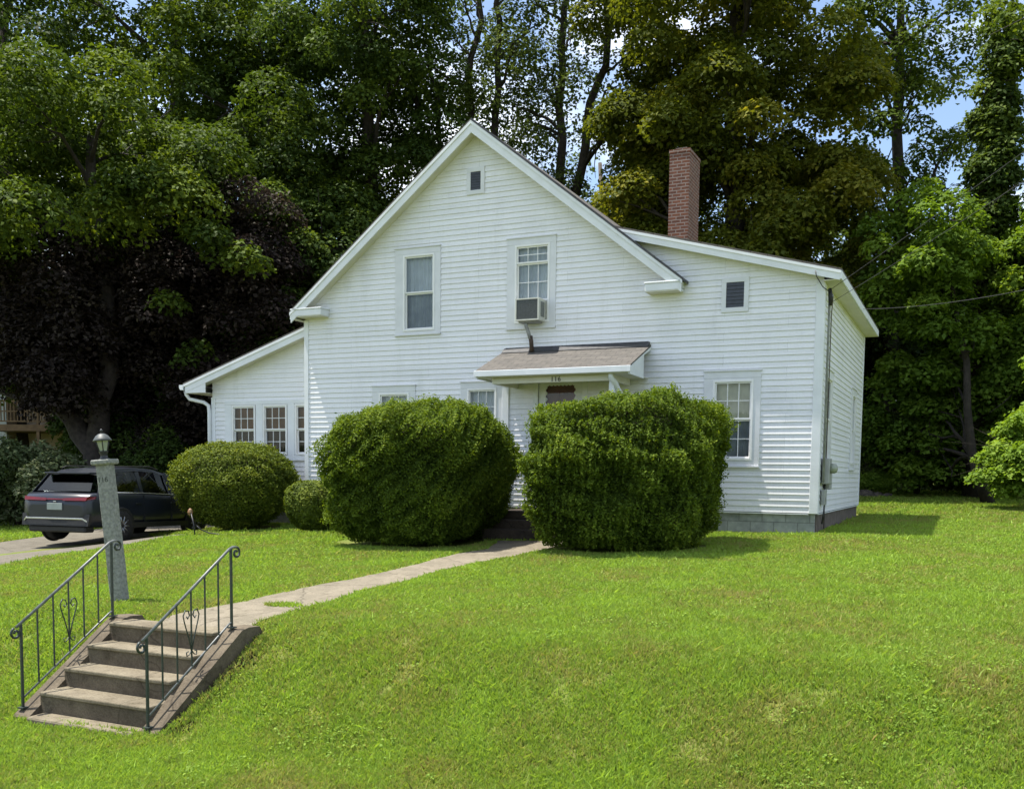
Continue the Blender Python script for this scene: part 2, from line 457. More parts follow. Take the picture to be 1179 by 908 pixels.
def thing(name, label, cat, loc=(0, 0, 0), rot=(0, 0, 0), group=None):
    o = bpy.data.objects.new(name, None)
    o.empty_display_size = 0.3
    COL.objects.link(o)
    o.location = loc
    o.rotation_euler = rot
    return tag(o, label, cat, group)

def np_mesh(name, verts, nper, m, tint=None, parent=None, off=None):
    """many separate n-gons (all with nper corners) as one mesh"""
    verts = np.asarray(verts, np.float32).reshape(-1, 3)
    if off is not None: verts = verts - np.asarray(off, np.float32)
    nv = len(verts); nf = nv // nper
    me = bpy.data.meshes.new(name)
    me.vertices.add(nv)
    me.vertices.foreach_set('co', verts.ravel())
    me.loops.add(nv)
    me.loops.foreach_set('vertex_index', np.arange(nv, dtype=np.int32))
    me.polygons.add(nf)
    me.polygons.foreach_set('loop_start', np.arange(0, nv, nper, dtype=np.int32))
    me.polygons.foreach_set('loop_total', np.full(nf, nper, np.int32))
    if tint is not None:
        at = me.attributes.new('tint', 'FLOAT', 'FACE')
        at.data.foreach_set('value', np.clip(tint, 0, 1).astype(np.float32))
    me.materials.append(M[m])
    me.update()
    o = bpy.data.objects.new(name, me)
    COL.objects.link(o)
    if parent is not None: o.parent = parent
    return o

def unit(a):
    return a / np.maximum(np.linalg.norm(a, axis=1, keepdims=True), 1e-9)

def leaf_quads(c, n, L, Wd, rng, fold=0.18):
    """one pointed leaf per centre c with normal n"""
    k = len(c)
    r = unit(rng.normal(size=(k, 3)))
    a = unit(np.cross(n, r))
    b = np.cross(n, a)
    L = np.broadcast_to(np.asarray(L, float).reshape(-1, 1), (k, 1))
    Wd = np.broadcast_to(np.asarray(Wd, float).reshape(-1, 1), (k, 1))
    v = np.empty((k, 4, 3))
    v[:, 0] = c - a * L * .5
    v[:, 1] = c + b * Wd * .5 - a * L * .08 + n * L * fold * rng.random((k, 1))
    v[:, 2] = c + a * L * .5 - n * L * fold
    v[:, 3] = c - b * Wd * .5 - a * L * .08 + n * L * fold * rng.random((k, 1))
    return v

# ------------------------------------------------------------------ terrain
def ss(a, b, x):
    t = np.clip((x - a) / (b - a), 0, 1)
    return t * t * (3 - 2 * t)
def H(x, y):
    x = np.asarray(x, float); y = np.asarray(y, float)
    z = -.378 + .02 * np.clip(x, -22, 0) + .042 * np.clip(y, -14, 0) + .008 * np.clip(y, 0, 7) + .037 * np.clip(y - 7, 0, 40)
    z = z - .72 * ss(-10.1, -12.1, y)
    z = z - .17 * ss(-12.3, -14.6, x)
    z = z + .012 * np.sin(x * 1.7 + .6 * y) * np.sin(y * 1.3 - .4 * x) * ss(0.5, 2.5, np.abs(y + .2))
    return z
def Hf(x, y): return float(H(x, y))

xs = np.concatenate([[-900, -400, -150, -80], np.arange(-60, -14, 1.0), np.arange(-14, 8, .25), np.arange(8, 40, 1.0), [60, 120, 400, 900]])
ys = np.concatenate([[-400, -120, -60, -40, -30, -22, -18], np.arange(-15, 4, .25), np.arange(4, 60, 1.0), [80, 150, 400, 1500]])
X, Y = np.meshgrid(xs, ys)
Z = H(X, Y)
# a real step down under the concrete stairs so that the soil does not poke through them
ins = (X > -5.6) & (X < -3.6) & (Y > -12.2) & (Y < -10.6)
Z = np.where(ins, Z - .35, Z)
vv = np.stack([X, Y, Z], -1).reshape(-1, 3)
nx, ny = len(xs), len(ys)
idx = np.arange(nx * ny).reshape(ny, nx)
fc = np.stack([idx[:-1, :-1], idx[:-1, 1:], idx[1:, 1:], idx[1:, :-1]], -1).reshape(-1, 4)
me = bpy.data.meshes.new('lawn')
me.from_pydata(vv.tolist(), [], fc.tolist())
me.materials.append(M['lawn'])
me.polygons.foreach_set('use_smooth', [True] * len(fc))
lawn = bpy.data.objects.new('lawn', me)
COL.objects.link(lawn)
tag(lawn, 'green lawn rising from the street bank to the white house', None, None, 'structure')

def strip(name, left, right, m, lift, nsub=8, jit=0.0, label=None, thick=0.05):
    """a paved strip between two edge lines that follows the ground"""
    rng = np.random.default_rng(len(name))
    def res(line, n):
        line = np.array(line, float)
        d = np.concatenate([[0], np.cumsum(np.linalg.norm(np.diff(line, axis=0), axis=1))])
        t = np.linspace(0, d[-1], n)
        return np.stack([np.interp(t, d, line[:, k]) for k in range(2)], -1)
    n = 60
    l, r = res(left, n), res(right, n)
    if jit:
        for e in (l, r):
            w = rng.normal(size=n)
            w = np.convolve(w, np.ones(3) / 3, 'same')
            e[:, 0] += jit * w
    mb = MB()
    g = [[None] * (nsub + 1) for _ in range(n)]
    for i in range(n):
        for j in range(nsub + 1):
            p = l[i] + (r[i] - l[i]) * j / nsub
            g[i][j] = (p[0], p[1], Hf(p[0], p[1]) + lift)
    for i in range(n - 1):
        for j in range(nsub):
            mb.quad(g[i][j], g[i][j + 1], g[i + 1][j + 1], g[i + 1][j])
        for j in (0, nsub):
            a, b = g[i][j], g[i + 1][j]
            mb.quad(a, b, (b[0], b[1], b[2] - thick), (a[0], a[1], a[2] - thick))
    o = mb.build(name, m)
    tag(o, label, None, None, 'structure')
    return l, r

path_l, path_r = strip('path', [(-5.28, -10.78), (-5.1, -9.6), (-5.02, -8.6), (-4.88, -7.4), (-4.82, -6.4), (-4.88, -4.4), (-4.8, -3.4), (-5.3, -2.1)],
                       [(-4.02, -10.78), (-4.03, -9.8), (-4.02, -9.1), (-4.14, -8.3), (-4.12, -7.0), (-4.08, -5.6), (-3.9, -4.3), (-3.8, -3.4), (-3.6, -2.1)],
                       'path', 0.012, jit=0.035, label='tan concrete path from the steps to the front door')
drv_l, drv_r = strip('driveway', [(-15.6, -15.5), (-16.3, -10.), (-16.75, -4.5), (-17.5, -1.5), (-18.3, 3.0), (-18.6, 9.0)],
                     [(-10.3, -15.5), (-10.9, -9.5), (-11.35, -7.5), (-11.8, -6.2), (-12.05, -4.7), (-12.35, -2.3), (-13.4, -1.75), (-14.7, -1.2), (-14.7, 9.0)],
                     'drive', 0.010, nsub=16, jit=0.03, label='worn tan driveway running past the left side of the house')

def in_poly(x, y, poly):
    inside = np.zeros(len(x), bool)
    px, py = poly[:, 0], poly[:, 1]
    j = len(poly) - 1
    for i in range(len(poly)):
        c = ((py[i] > y) != (py[j] > y)) & (x < (px[j] - px[i]) * (y - py[i]) / (py[j] - py[i] + 1e-12) + px[i])
        inside ^= c
        j = i
    return inside

# ------------------------------------------------------------------ the white house
house = thing('house', 'white clapboard house with a steep front gable and low side wings', 'house', (-6.8, 0, -0.38))

def clip_half(poly, k, val, keep_ge):
    out = []
    for i in range(len(poly)):
        a, b = poly[i], poly[(i + 1) % len(poly)]
        ina = (a[k] >= val) if keep_ge else (a[k] <= val)
        inb = (b[k] >= val) if keep_ge else (b[k] <= val)
        if ina: out.append(a)
        if ina != inb:
            t = (val - a[k]) / (b[k] - a[k])
            out.append((a[0] + t * (b[0] - a[0]), a[1] + t * (b[1] - a[1])))
    return out

EXPO = 0.108
def siding(mb, poly, org, ud, nd, z_start, openings=(), lap=0.018):
    """lap siding: real tilted courses with an underside, cut round the openings"""
    org, ud, nd = Vector(org), Vector(ud), Vector(nd)
    zmin = min(p[1] for p in poly); zmax = max(p[1] for p in poly)
    umin = min(p[0] for p in poly); umax = max(p[0] for p in poly)
    cuts = sorted({z for o in openings for z in (o[2], o[3])})
    k = math.floor((zmin - z_start) / EXPO)
    def P(u, z, off): return org + ud * u + Vector((0, 0, z)) + nd * off
    while z_start + k * EXPO < zmax:
        za, zb = z_start + k * EXPO, z_start + (k + 1) * EXPO
        k += 1
        lv = [za] + [c for c in cuts if za + 1e-4 < c < zb - 1e-4] + [zb]
        for lo, hi in zip(lv[:-1], lv[1:]):
            pc = clip_half(clip_half(poly, 1, lo, True), 1, hi, False) if poly else []
            if len(pc) < 3: continue
            mid = (lo + hi) / 2
            blocks = sorted((o[0], o[1]) for o in openings if o[2] < mid < o[3])
            ints = []; c = umin - 1
            for a, b in blocks:
                if a > c: ints.append((c, a))
                c = max(c, b)
            ints.append((c, umax + 1))
            for a, b in ints:
                q = clip_half(clip_half(pc, 0, a, True), 0, b, False)
                if len(q) < 3: continue
                mb.quad(*[P(u, z, lap * (1 - (z - za) / EXPO) + .002) for u, z in q])
                if lo == za:
                    us = [u for u, z in q if abs(z - za) < 1e-6]
                    if len(us) >= 2:
                        u0, u1 = min(us), max(us)
                        mb.quad(P(u0, za, 0.002), P(u1, za, 0.002), P(u1, za, lap + .002), P(u0, za, lap + .002))

GX, GZ, GS = -6.82, 7.45, 0.783          # gable ridge x, wall apex z, pitch
XL = -11.106
XR2 = -2.60
RW = 0.267                                # pitch of the right wing roof
def zmain(x): return 7.50 - GS * abs(x - GX)
def zwing(x): return 4.19 + RW * (0 - x)
XJ = (7.50 - 4.19 + GS * GX) / (GS - RW)  # where the two roofs meet
front_open = [(-8.60, -7.80, 3.62, 5.22), (-5.99, -5.20, 3.62, 5.18), (-1.92, -1.20, .93, 2.42), (-9.18, -8.42, .95, 2.33),
              (-7.02, -6.34, .95, 2.37), (-5.45, -4.45, -.02, 2.46),
              (-6.975, -6.745, 6.355, 6.715), (-1.71, -1.385, 3.695, 4.145)]
mb = MB()
polyA = [(XL, 0), (XJ, 0), (XJ, zmain(XJ)), (GX, 7.50), (XL, zmain(XL))]
siding(mb, polyA, (0, 0, 0), (1, 0, 0), (0, -1, 0), 0, front_open)
polyB = [(XJ, 0), (0, 0), (0, 4.19), (XJ, zwing(XJ))]
siding(mb, polyB, (0, 0, 0), (1, 0, 0), (0, -1, 0), 0, front_open)
mb.build('wall', 'siding', house)
side_open = [(.55, 1.40, .95, 2.50), (4.85, 5.62, .95, 2.50)]
mb = MB()
siding(mb, [(0, 0), (7.06, 0), (7.06, 4.09), (0, 4.09)], (0, 0, 0), (0, 1, 0), (1, 0, 0), 0, side_open)
mb.build('wall', 'siding', house)
mb = MB()       # back and left walls of the main block, plain courses
siding(mb, [(XL, 0), (XJ, 0), (XJ, zmain(XJ)), (GX, 7.50), (XL, zmain(XL))], (0, 8.0, 0), (1, 0, 0), (0, 1, 0), 0)
siding(mb, [(XJ, 0), (0, 0), (0, 4.19), (XJ, zwing(XJ))], (0, 7.06, 0), (1, 0, 0), (0, 1, 0), 0)
siding(mb, [(0, 0), (8.0, 0), (8.0, 4.15), (0, 4.15)], (XL, 0, 0), (0, 1, 0), (-1, 0, 0), 0)
mb.build('wall', 'siding', house)
# left wing, set back
WX0, WX1, WY, WD = -14.25, XL - .004, 0.5, 5.2
def zlw(x): return 2.86 + .327 * (x - WX0)
wing_open = [(-13.64, -11.16, 1.02, 2.19)]
mb = MB()
siding(mb, [(WX0, 0), (WX1, 0), (WX1, zlw(WX1)), (WX0, zlw(WX0))], (0, WY, 0), (1, 0, 0), (0, -1, 0), 0, wing_open)
siding(mb, [(WX0, 0), (WX1, 0), (WX1, zlw(WX1)), (WX0, zlw(WX0))], (0, WY + WD, 0), (1, 0, 0), (0, 1, 0), 0)
siding(mb, [(WY, 0), (WY + WD, 0), (WY + WD, 2.42), (WY, 2.42)], (WX0, 0, 0), (0, 1, 0), (-1, 0, 0), 0)
mb.build('wall', 'siding', house, label='set-back wall of the left wing')

# foundation
mb = MB()
mb.box(XL + .03, -.03, .03, 7.03, -1.2, -.004)
mb.box(XL + .04, XR2, 7.03, 7.96, -1.2, -.004)
mb.box(WX0 + .03, XL + .026, WY + .03, WY + WD - .03, -1.3, -.006)
mb.build('foundation', 'block', house)
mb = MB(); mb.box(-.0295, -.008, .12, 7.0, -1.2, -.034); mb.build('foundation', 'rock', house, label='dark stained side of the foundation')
# floor/attic shell so that no daylight leaks through
mb = MB()
mb.box(XL + .1, -.1, .35, 6.9, .0, .05)
mb.build('floor', 'dark_room', house)

# corner boards
def cboard(x0, x1, y0, y1, z0, z1):
    mb = MB(); mb.box(x0, x1, y0, y1, z0, z1, .006); mb.build('corner_board', 'trim', house)
cboard(-.125, .030, -.030, -.002, -.012, 4.03)
cboard(.0025, .030, -.0015, .115, -.012, 4.03)
cboard(.0025, .030, 6.94, 7.09, -.012, 4.03)
cboard(XL - .030, XL + .085, -.030, -.002, -.012, 3.99)
cboard(XL - .030, XL - .0025, -.0015, .4965, -.012, 3.99)
cboard(WX0 - .030, WX0 + .09, WY - .030, WY - .002, -.012, 2.40)
cboard(-6.21, -6.06, -.045, -.003, 0.0, 2.40)           # pilaster beside the door
mb = MB()                                                # starter strip along the bottom of the siding
mb.box(XL + .09, -.13, -.024, -.004, -.030, -.014)
mb.box(.006, .024, .12, 6.93, -.030, -.014)
mb.build('water_table', 'trim', house)

# roofs -------------------------------------------------------------------
def slab(mb, pts, thick):
    """four corner points of the top face, swept down"""
    mb.prism([Vector(p) - Vector((0, 0, thick)) for p in pts], (0, 0, thick))
TK = 0.035
def zr(x): return 7.66 - GS * abs(x - GX)                # top of the main roof
mb = MB()
RY0, RY1 = -.34, 8.3
slab(mb, [(-11.30, RY0, zr(-11.30)), (GX, RY0, zr(GX)), (GX, RY1, zr(GX)), (-11.30, RY1, zr(-11.30))], TK)
slab(mb, [(GX + .001, RY0, zr(GX)), (-2.44, RY0, zr(-2.44)), (-2.44, RY1, zr(-2.44)), (GX + .001, RY1, zr(GX))], TK)
roof = mb.build('roof', 'shingle', house)
def zw(x): return 4.205 + RW * (.30 - x)
mb = MB()
XT = (7.66 + GS * GX - 4.205 - RW * .30) / (GS - RW) - .15
slab(mb, [(XT, -.225, zw(XT) + .012), (.31, -.225, zw(.31) + .012), (.31, 7.3, zw(.31) + .012), (XT, 7.3, zw(XT) + .012)], TK)
mb.build('roof', 'shingle', house, label='low-sloped roof of the right wing')
mb = MB()
def zl(x): return 2.74 + .327 * (x + 14.86)
slab(mb, [(-14.88, .17, zl(-14.88)), (XL - .002, .17, zl(XL)), (XL - .002, 5.9, zl(XL)), (-14.88, 5.9, zl(-14.88))], TK)
mb.build('roof', 'shingle', house, label='lean-to roof of the left wing')
# dark drip edges along the rakes
mb = MB()
slab(mb, [(GX + .01, -.352, zr(GX) + .004), (-2.42, -.352, zr(-2.43) + .004), (-2.42, -.33, zr(-2.43) + .004), (GX + .01, -.33, zr(GX) + .004)], .05)
slab(mb, [(-3.9, -.33, zr(-3.9) + .006), (-2.42, -.33, zr(-2.42) + .006), (-2.42, -.02, zr(-2.42) + .006), (-3.9, -.02, zr(-3.9) + .006)], .055)
mb.build('drip_edge', 'flash', house)

# rake boards: two stepped boards, each with its own depth
def rake(xa, xb, fz, y, h, drop, t=.03, name='rake_board', m='trim'):
    mb = MB()
    pts = [(xa, y, fz(xa) - drop), (xb, y, fz(xb) - drop), (xb, y, fz(xb) - drop - h), (xa, y, fz(xa) - drop - h)]
    mb.prism(pts, (0, t, 0)); mb.build(name, m, house)
rake(-11.27, GX - .001, zr, -.325, .235, TK + .002)
rake(GX + .001, -2.47, zr, -.325, .235, TK + .002)
rake(-11.29, GX - .001, zr, -.345, .065, TK + .003, .018, 'rake_moulding')
rake(GX + .001, -2.45, zr, -.345, .065, TK + .003, .018, 'rake_moulding')
rake(-3.93, .285, lambda x: zw(x) + .012, -.222, .165, TK + .002)
rake(-3.86, .30, lambda x: zw(x) + .012, -.236, .05, TK + .003, .012, 'rake_moulding')
rake(-14.85, XL - .035, zl, .18, .20, TK + .002)
rake(-14.87, XL - .035, zl, .162, .06, TK + .003, .016, 'rake_moulding')
# soffits under the rakes
def soffit(xa, xb, fz, y0, y1, drop, t=.012):
    mb = MB()
    slab(mb, [(xa, y0, fz(xa) - drop), (xb, y0, fz(xb) - drop), (xb, y1, fz(xb) - drop), (xa, y1, fz(xa) - drop)], t)
    mb.build('soffit', 'soffit', house)
soffit(-11.2, GX - .002, zr, -.292, -.001, .19)
soffit(GX + .002, -2.5, zr, -.292, -.001, .19)
soffit(-3.6, .25, lambda x: zw(x), -.19, -.001, .125)
soffit(-14.8, XL - .035, zl, .212, WY - .001, .185)
# cornice returns
for xa, xb in ((-11.26, -10.46), (-3.16, -2.50)):
    mb = MB()
    mb.box(xa, xb, -.33, -.02, 4.035, 4.17, .008)
    mb.box(xa - .015, xb + .015, -.345, -.02, 4.172, 4.20, .006)
    rt = mb.build('cornice_return', 'trim', house)
    mb = MB(); mb.box(xa + .01, xb - .01, -.32, -.02, 4.02, 4.033); mb.build('soffit', 'soffit', rt)
# eaves
mb = MB()
mb.box(.285, .315, -.222, 7.3, 4.035, zw(.3) - TK + .008, .005)
mb.build('fascia_board', 'trim', house)
mb = MB(); mb.box(.006, .284, -.19, 7.25, 4.03, 4.044); mb.build('soffit', 'soffit', house)
mb = MB(); mb.box(-11.29, -11.26, -.32, 8.2, 3.98, 4.13); mb.build('fascia_board', 'trim', house)
mb = MB(); mb.box(-11.258, XL - .034, -.29, 8.2, 3.97, 3.985); mb.build('soffit', 'soffit', house)
mb = MB(); mb.box(-14.86, -14.83, .18, 5.85, 2.50, 2.695); mb.build('fascia_board', 'trim', house)
mb = MB(); mb.box(-14.828, WX0 - .033, .215, 5.8, 2.49, 2.505); mb.build('soffit', 'soffit', house)
mb = MB(); mb.prism([(-14.829, .185, 2.495), (-14.20, .185, 2.495), (-14.20, .185, 2.80), (-14.829, .185, 2.60)], (0, .02, 0)); mb.build('fascia_board', 'trim', house)
# gutter and downspout on the left wing
mb = MB()
prof = [(-14.865, 2.69), (-14.865, 2.57), (-14.95, 2.57), (-14.985, 2.62), (-14.985, 2.69)]
mb.prism([(x, .15, z) for x, z in prof], (0, 5.7, 0))
mb.build('gutter', 'trim', house)
mb = MB()
mb.tube([(-14.9, .30, 2.575), (-14.9, .30, 2.47), (-14.82, .33, 2.36), (-14.45, .42, 2.28), (-14.33, .44, 2.2), (-14.31, .44, 2.05), (-14.31, .44, -.2)], .045, 8)
mb.build('downspout', 'trim', house)

# chimney (stands in the roof)
mb = MB()
CX0, CX1, CY0, CY1 = -3.98, -3.52, 3.9, 4.8
mb.box(CX0, CX1, CY0, CY1, 4.6, 7.86)
mb.box(CX0 - .012, CX1 + .012, CY0 - .012, CY1 + .012, 7.862, 7.935)
ch = mb.build('chimney', 'brick', roof)
mb = MB()
mb.box(CX0 + .1, CX1 - .1, CY0 + .12, CY0 + .42, 7.936, 8.0)
mb.build('flue', 'rock', ch)

# windows --------------------------------------------------------------------
def window(x0, x1, z0, z1, gx0, gx1, gz0, gz1, mid, org=(0, 0, 0), ud=(1, 0, 0), nd=(0, -1, 0), cols=3, rows=2,
           curtain='curtain', lower=None, case_w=None, casing=True, extra=None, sill=True, bottom=None, label=None):
    """casing x0..z1, glass field gx0..gz1, meeting rail at mid; all in wall coordinates"""
    org, ud, nd = Vector(org), Vector(ud), Vector(nd)
    def bx(mb, a, b, c, d, o0, o1):
        pts = [org + ud * u + Vector((0, 0, z)) + nd * o0 for u, z in ((a, c), (b, c), (b, d), (a, d))]
        v = nd * (o1 - o0)
        mb.prism(pts, v)
    F = .06
    fx0, fx1, fz0, fz1 = gx0 - F, gx1 + F, gz0 - F, gz1 + F
    mb = MB()
    if casing:
        bx(mb, x0, fx0 + .02, z0, z1 - .12, .0, .030)
        bx(mb, fx1 - .02, x1, z0, z1 - .12, .0, .030)
        bx(mb, x0, x1, z1 - .1195, z1, .0, .034)
        bx(mb, x0 - .012, x1 + .012, z1 + .0005, z1 + .022, .0, .055)
        bx(mb, fx0 + .0205, fx1 - .0205, fz1 - .0195, z1 - .12, .0, .029)
        if sill:
            bx(mb, x0 - .01, x1 + .01, z0 - .028, z0 - .0005, .0, .06)
            bx(mb, fx0 + .0205, fx1 - .0205, z0, fz0 + .019, .0, .029)
    w = mb.build('window', 'casing', house, label=label)
    mb = MB()                                    # vinyl frame
    bx(mb, fx0, gx0 - .022, fz0, fz1, -.06, .040)
    bx(mb, gx1 + .022, fx1, fz0, fz1, -.06, .040)
    bx(mb, gx0 - .0215, gx1 + .0215, gz1 + .022, fz1, -.06, .040)
    bx(mb, gx0 - .0215, gx1 + .0215, fz0, gz0 - .022, -.06, .046)
    mb.build('frame', 'sash', w)
    def sash(a, b, c, d, o, nm):
        mb = MB()
        t = .024
        bx(mb, a - .0212, a + .004, c - .021, d + .021, o - .03, o)
        bx(mb, b - .004, b + .0212, c - .021, d + .021, o - .03, o)
        bx(mb, a + .0045, b - .0045, d - .006, d + .021, o - .03, o)
        bx(mb, a + .0045, b - .0045, c - .021, c + .008, o - .03, o)
        for i in range(1, cols):
            u = a + (b - a) * i / cols
            bx(mb, u - .007, u + .007, c + .0085, d - .0065, o - .022, o - .006)
        for j in range(1, nm):
            z = c + (d - c) * j / nm
            bx(mb, a + .0045, b - .0045, z - .007, z + .007, o - .0215, o - .0055)
        sobj = mb.build('sash', 'sash', w)
        mb = MB()
        q = [(a + .002, c + .004), (b - .002, c + .004), (b - .002, d - .004), (a + .002, d - .004)]
        mb.quad(*[org + ud * u + Vector((0, 0, z)) + nd * (o - .014) for u, z in q])
        mb.build('glass', 'glass', w)
    b0 = bottom if bottom is not None else gz0
    sash(gx0, gx1, mid + .022, gz1, .012, rows)
    sash(gx0, gx1, b0, mid - .022, -.022, rows)
    # curtains or blind a little way inside, with soft folds
    def cloth(zlo, zhi, m, dep, fold):
        mb = MB()
        n = 36
        for i in range(n):
            u0 = gx0 - .08 + (gx1 - gx0 + .16) * i / n
            u1 = gx0 - .08 + (gx1 - gx0 + .16) * (i + 1) / n
            f = lambda u: -dep - fold * (math.sin(u * 62) + .5 * math.sin(u * 29 + 1))
            mb.quad(*[org + ud * u + Vector((0, 0, z)) + nd * f(u) for u, z in ((u0, zlo), (u1, zlo), (u1, zhi), (u0, zhi))], smooth=True)
        mb.build('curtain' if fold > .004 else 'shade_or_dark_sheet', m, w)
    if curtain:
        cm = curtain
        cloth(mid if lower else gz0 - .1, gz1 + .1, cm, .10, .012 if 'curtain' in cm else .001)
        if lower: cloth(gz0 - .1, mid, lower, .13, .012 if 'curtain' in lower else .001)
    mb = MB()                                    # flat sheet coloured dark to stand for the unlit room behind
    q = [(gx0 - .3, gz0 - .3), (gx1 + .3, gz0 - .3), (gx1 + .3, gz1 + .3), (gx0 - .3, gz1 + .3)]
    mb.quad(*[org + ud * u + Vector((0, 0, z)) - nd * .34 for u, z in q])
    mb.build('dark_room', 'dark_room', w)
    return w

window(-8.755, -7.663, 3.549, 5.324, -8.50, -7.86, 3.675, 5.13, 4.40, rows=1, cols=1, curtain='curtain', lower='dark_curtain', label='upper window with white sheer curtains')
window(-6.134, -5.075, 3.545, 5.30, -5.90, -5.265, 3.70, 5.115, 4.81, rows=2, curtain='curtain', bottom=4.095, label='upper window with the air conditioner in it')
window(-2.076, -1.033, .830, 2.548, -1.845, -1.225, .995, 2.335, 1.675, curtain='blind', lower='dark_curtain', label='ground floor window with a cream blind half down')
window(-9.332, -8.257, .83, 2.48, -9.105, -8.47, 1.0, 2.275, 1.65, curtain='curtain', label='ground floor window peeping over the clipped evergreen')
window(-7.167, -6.205, .83, 2.505, -6.955, -6.40, 1.0, 2.32, 1.66, curtain='curtain', label='ground floor window beside the door canopy')
for y0, y1 in ((.45, 1.50), (4.74, 5.74)):
    window(y0, y1, .83, 2.60, y0 + .19, y1 - .19, 1.0, 2.42, 1.7, org=(0, 0, 0), ud=(0, 1, 0), nd=(1, 0, 0), curtain='dark_curtain')
# the row of three in the left wing
for i, gx in enumerate((-13.60, -12.67, -11.74)):
    window(0, 0, 0, 0, gx + .02, gx + .60, 1.08, 2.13, 1.605, org=(0, WY, 0), casing=False, curtain='brown_shade', lower='dark_room',  # lower panes: dark sheet, the unlit room put into its colour
           label='sunroom window with a brown shade')
mb = MB()
mb.box(-13.86, -11.11, WY - .032, WY - .003, 2.205, 2.30, .004)
mb.box(-13.86, -11.11, WY - .032, WY - .003, .92, 1.005, .004)
mb.box(-13.87, -11.11, WY - .055, WY - .003, .89, .918)
for a, b in ((-13.86, -13.655), (-12.925, -12.725), (-11.995, -11.795), (-11.075 - .08, -11.108)):
    mb.box(a, b, WY - .030, WY - .003, 1.0055, 2.2045, .004)
mb.build('window_surround', 'trim', house)

def vent(x0, x1, z0, z1, cw):
    mb = MB()
    mb.box(x0, x1, -.035, -.003, z1 - cw, z1, .004)
    mb.box(x0, x1, -.035, -.003, z0, z0 + cw, .004)
    mb.box(x0, x0 + cw, -.035, -.003, z0 + cw + .0005, z1 - cw - .0005)
    mb.box(x1 - cw, x1, -.035, -.003, z0 + cw + .0005, z1 - cw - .0005)
    v = mb.build('gable_vent', 'casing', house)
    mb = MB()
    n = 7
    a, b = z0 + cw, z1 - cw
    for i in range(n):
        z = a + (b - a) * (i + .5) / n
        h = (b - a) / n
        mb.prism([(x0 + cw, -.030, z - h * .45), (x0 + cw, -.026, z - h * .45 - .004), (x0 + cw, -.019, z + h * .40), (x0 + cw, -.022, z + h * .45)], (x1 - x0 - 2 * cw, 0, 0))
    mb.build('louver', 'louver', v)
    mb = MB(); mb.quad((x0 + cw, -.018, a), (x1 - cw, -.018, a), (x1 - cw, -.018, b), (x0 + cw, -.018, b)); mb.build('screen', 'plastic', v)
vent(-7.06, -6.66, 6.27, 6.80, .085)
vent(-1.795, -1.30, 3.61, 4.26 - .03, .085)

# door under the canopy -----------------------------------------------------
mb = MB()
mb.box(-5.53, -5.42, -.036, -.003, -.03, 2.52, .004)
mb.box(-4.48, -4.37, -.036, -.003, -.03, 2.52, .004)
mb.box(-5.55, -4.35, -.042, -.003, 2.4205 + .1, 2.62, .004)
door = mb.build('door', 'trim', house)
mb = MB()                                         # white storm door with a scalloped opening
A0, A1, Zb, Zt = -5.415, -4.485, -.02, 2.515
ix0, ix1, iz0, iz1 = -5.27, -4.63, .75, 2.42
mb.box(A0, ix0, .005, .035, Zb, Zt); mb.box(ix1, A1, .005, .035, Zb, Zt)
mb.box(ix0 + .0005, ix1 - .0005, .005, .035, iz1, Zt); mb.box(ix0 + .0005, ix1 - .0005, .005, .035, Zb, iz0)
for i in range(8):                                # scallops
    x = ix0 + (ix1 - ix0) * (i + .5) / 8
    mb.lathe([(.045, 0), (.045, .012)], (x, .012, iz1 + .005), 12, False, axis='y')
for i in range(14):
    z = iz0 + (iz1 - iz0) * (i + .5) / 14
    for x in (ix0 - .005, ix1 + .005):
        mb.lathe([(.04, 0), (.04, .012)], (x, .0125, z), 12, False, axis='y')
mb.build('storm_door', 'trim', door)
mb = MB(); mb.box(A0 + .01, A1 - .01, .10, .145, Zb, Zt); 
for zc0, zc1 in ((.2, 1.0), (1.15, 2.3)):
    for xa, xb in ((-5.3, -5.0), (-4.9, -4.6)):
        mb.box(xa, xb, .088, .0995, zc0, zc1, .008)
mb.build('wooden_door', 'wood_door', door)
mb = MB(); mb.quad((ix0, .02, iz0), (ix1, .02, iz0), (ix1, .02, iz1), (ix0, .02, iz1)); mb.build('glass', 'glass', door)
mb = MB(); mb.lathe([(.02, 0), (.028, -.03), (.02, -.05)], (-5.36, .004, 1.0), 12, axis='y'); mb.build('handle', 'chrome', door)

# canopy
PX0, PX1, PYE = -6.20, -3.11, -1.24
mb = MB()
mb.prism([(PX0, -.003, 3.10), (PX0, PYE, 2.60), (PX0, PYE, 2.575), (PX0, -.003, 3.065)], (PX1 - PX0, 0, 0))
can = mb.build('porch_canopy', 'shingle', house)
mb = MB()
mb.box(PX0 - .02, PX1 + .02, PYE - .045, PYE - .002, 2.475, 2.585, .006)
mb.build('gutter', 'trim', can)
mb = MB()
mb.box(PX0 + .05, PX1 - .05, -.02, -.0035, 3.085, 3.165)
mb.prism([(PX0 + .02, -.0205, 3.11), (PX0 + .02, -.0205, 3.155), (PX0 + .02, -.16, 3.055), (PX0 + .02, -.16, 3.045)], (PX1 - PX0 - .04, 0, 0))
mb.build('flashing', 'flash', can)
for x0, x1 in ((PX1 - .035, PX1 - .005), (PX0 + .005, PX0 + .035)):
    mb = MB()
    mb.prism([(x0, -.004, 3.06), (x0, PYE + .002, 2.565), (x0, PYE + .002, 2.44), (x0, -.42, 2.43), (x0, -.42, 2.86), (x0, -.004, 3.0)], (x1 - x0, 0, 0))
    mb.build('side_panel', 'trim', can)
mb = MB()
mb.box(PX0 + .037, PX1 - .037, PYE + .004, -.026, 2.462, 2.474)
mb.build('soffit', 'soffit', can)
mb = MB()
mb.box(-5.92, -3.50, -1.09, -1.02, 2.345, 2.461, .004)
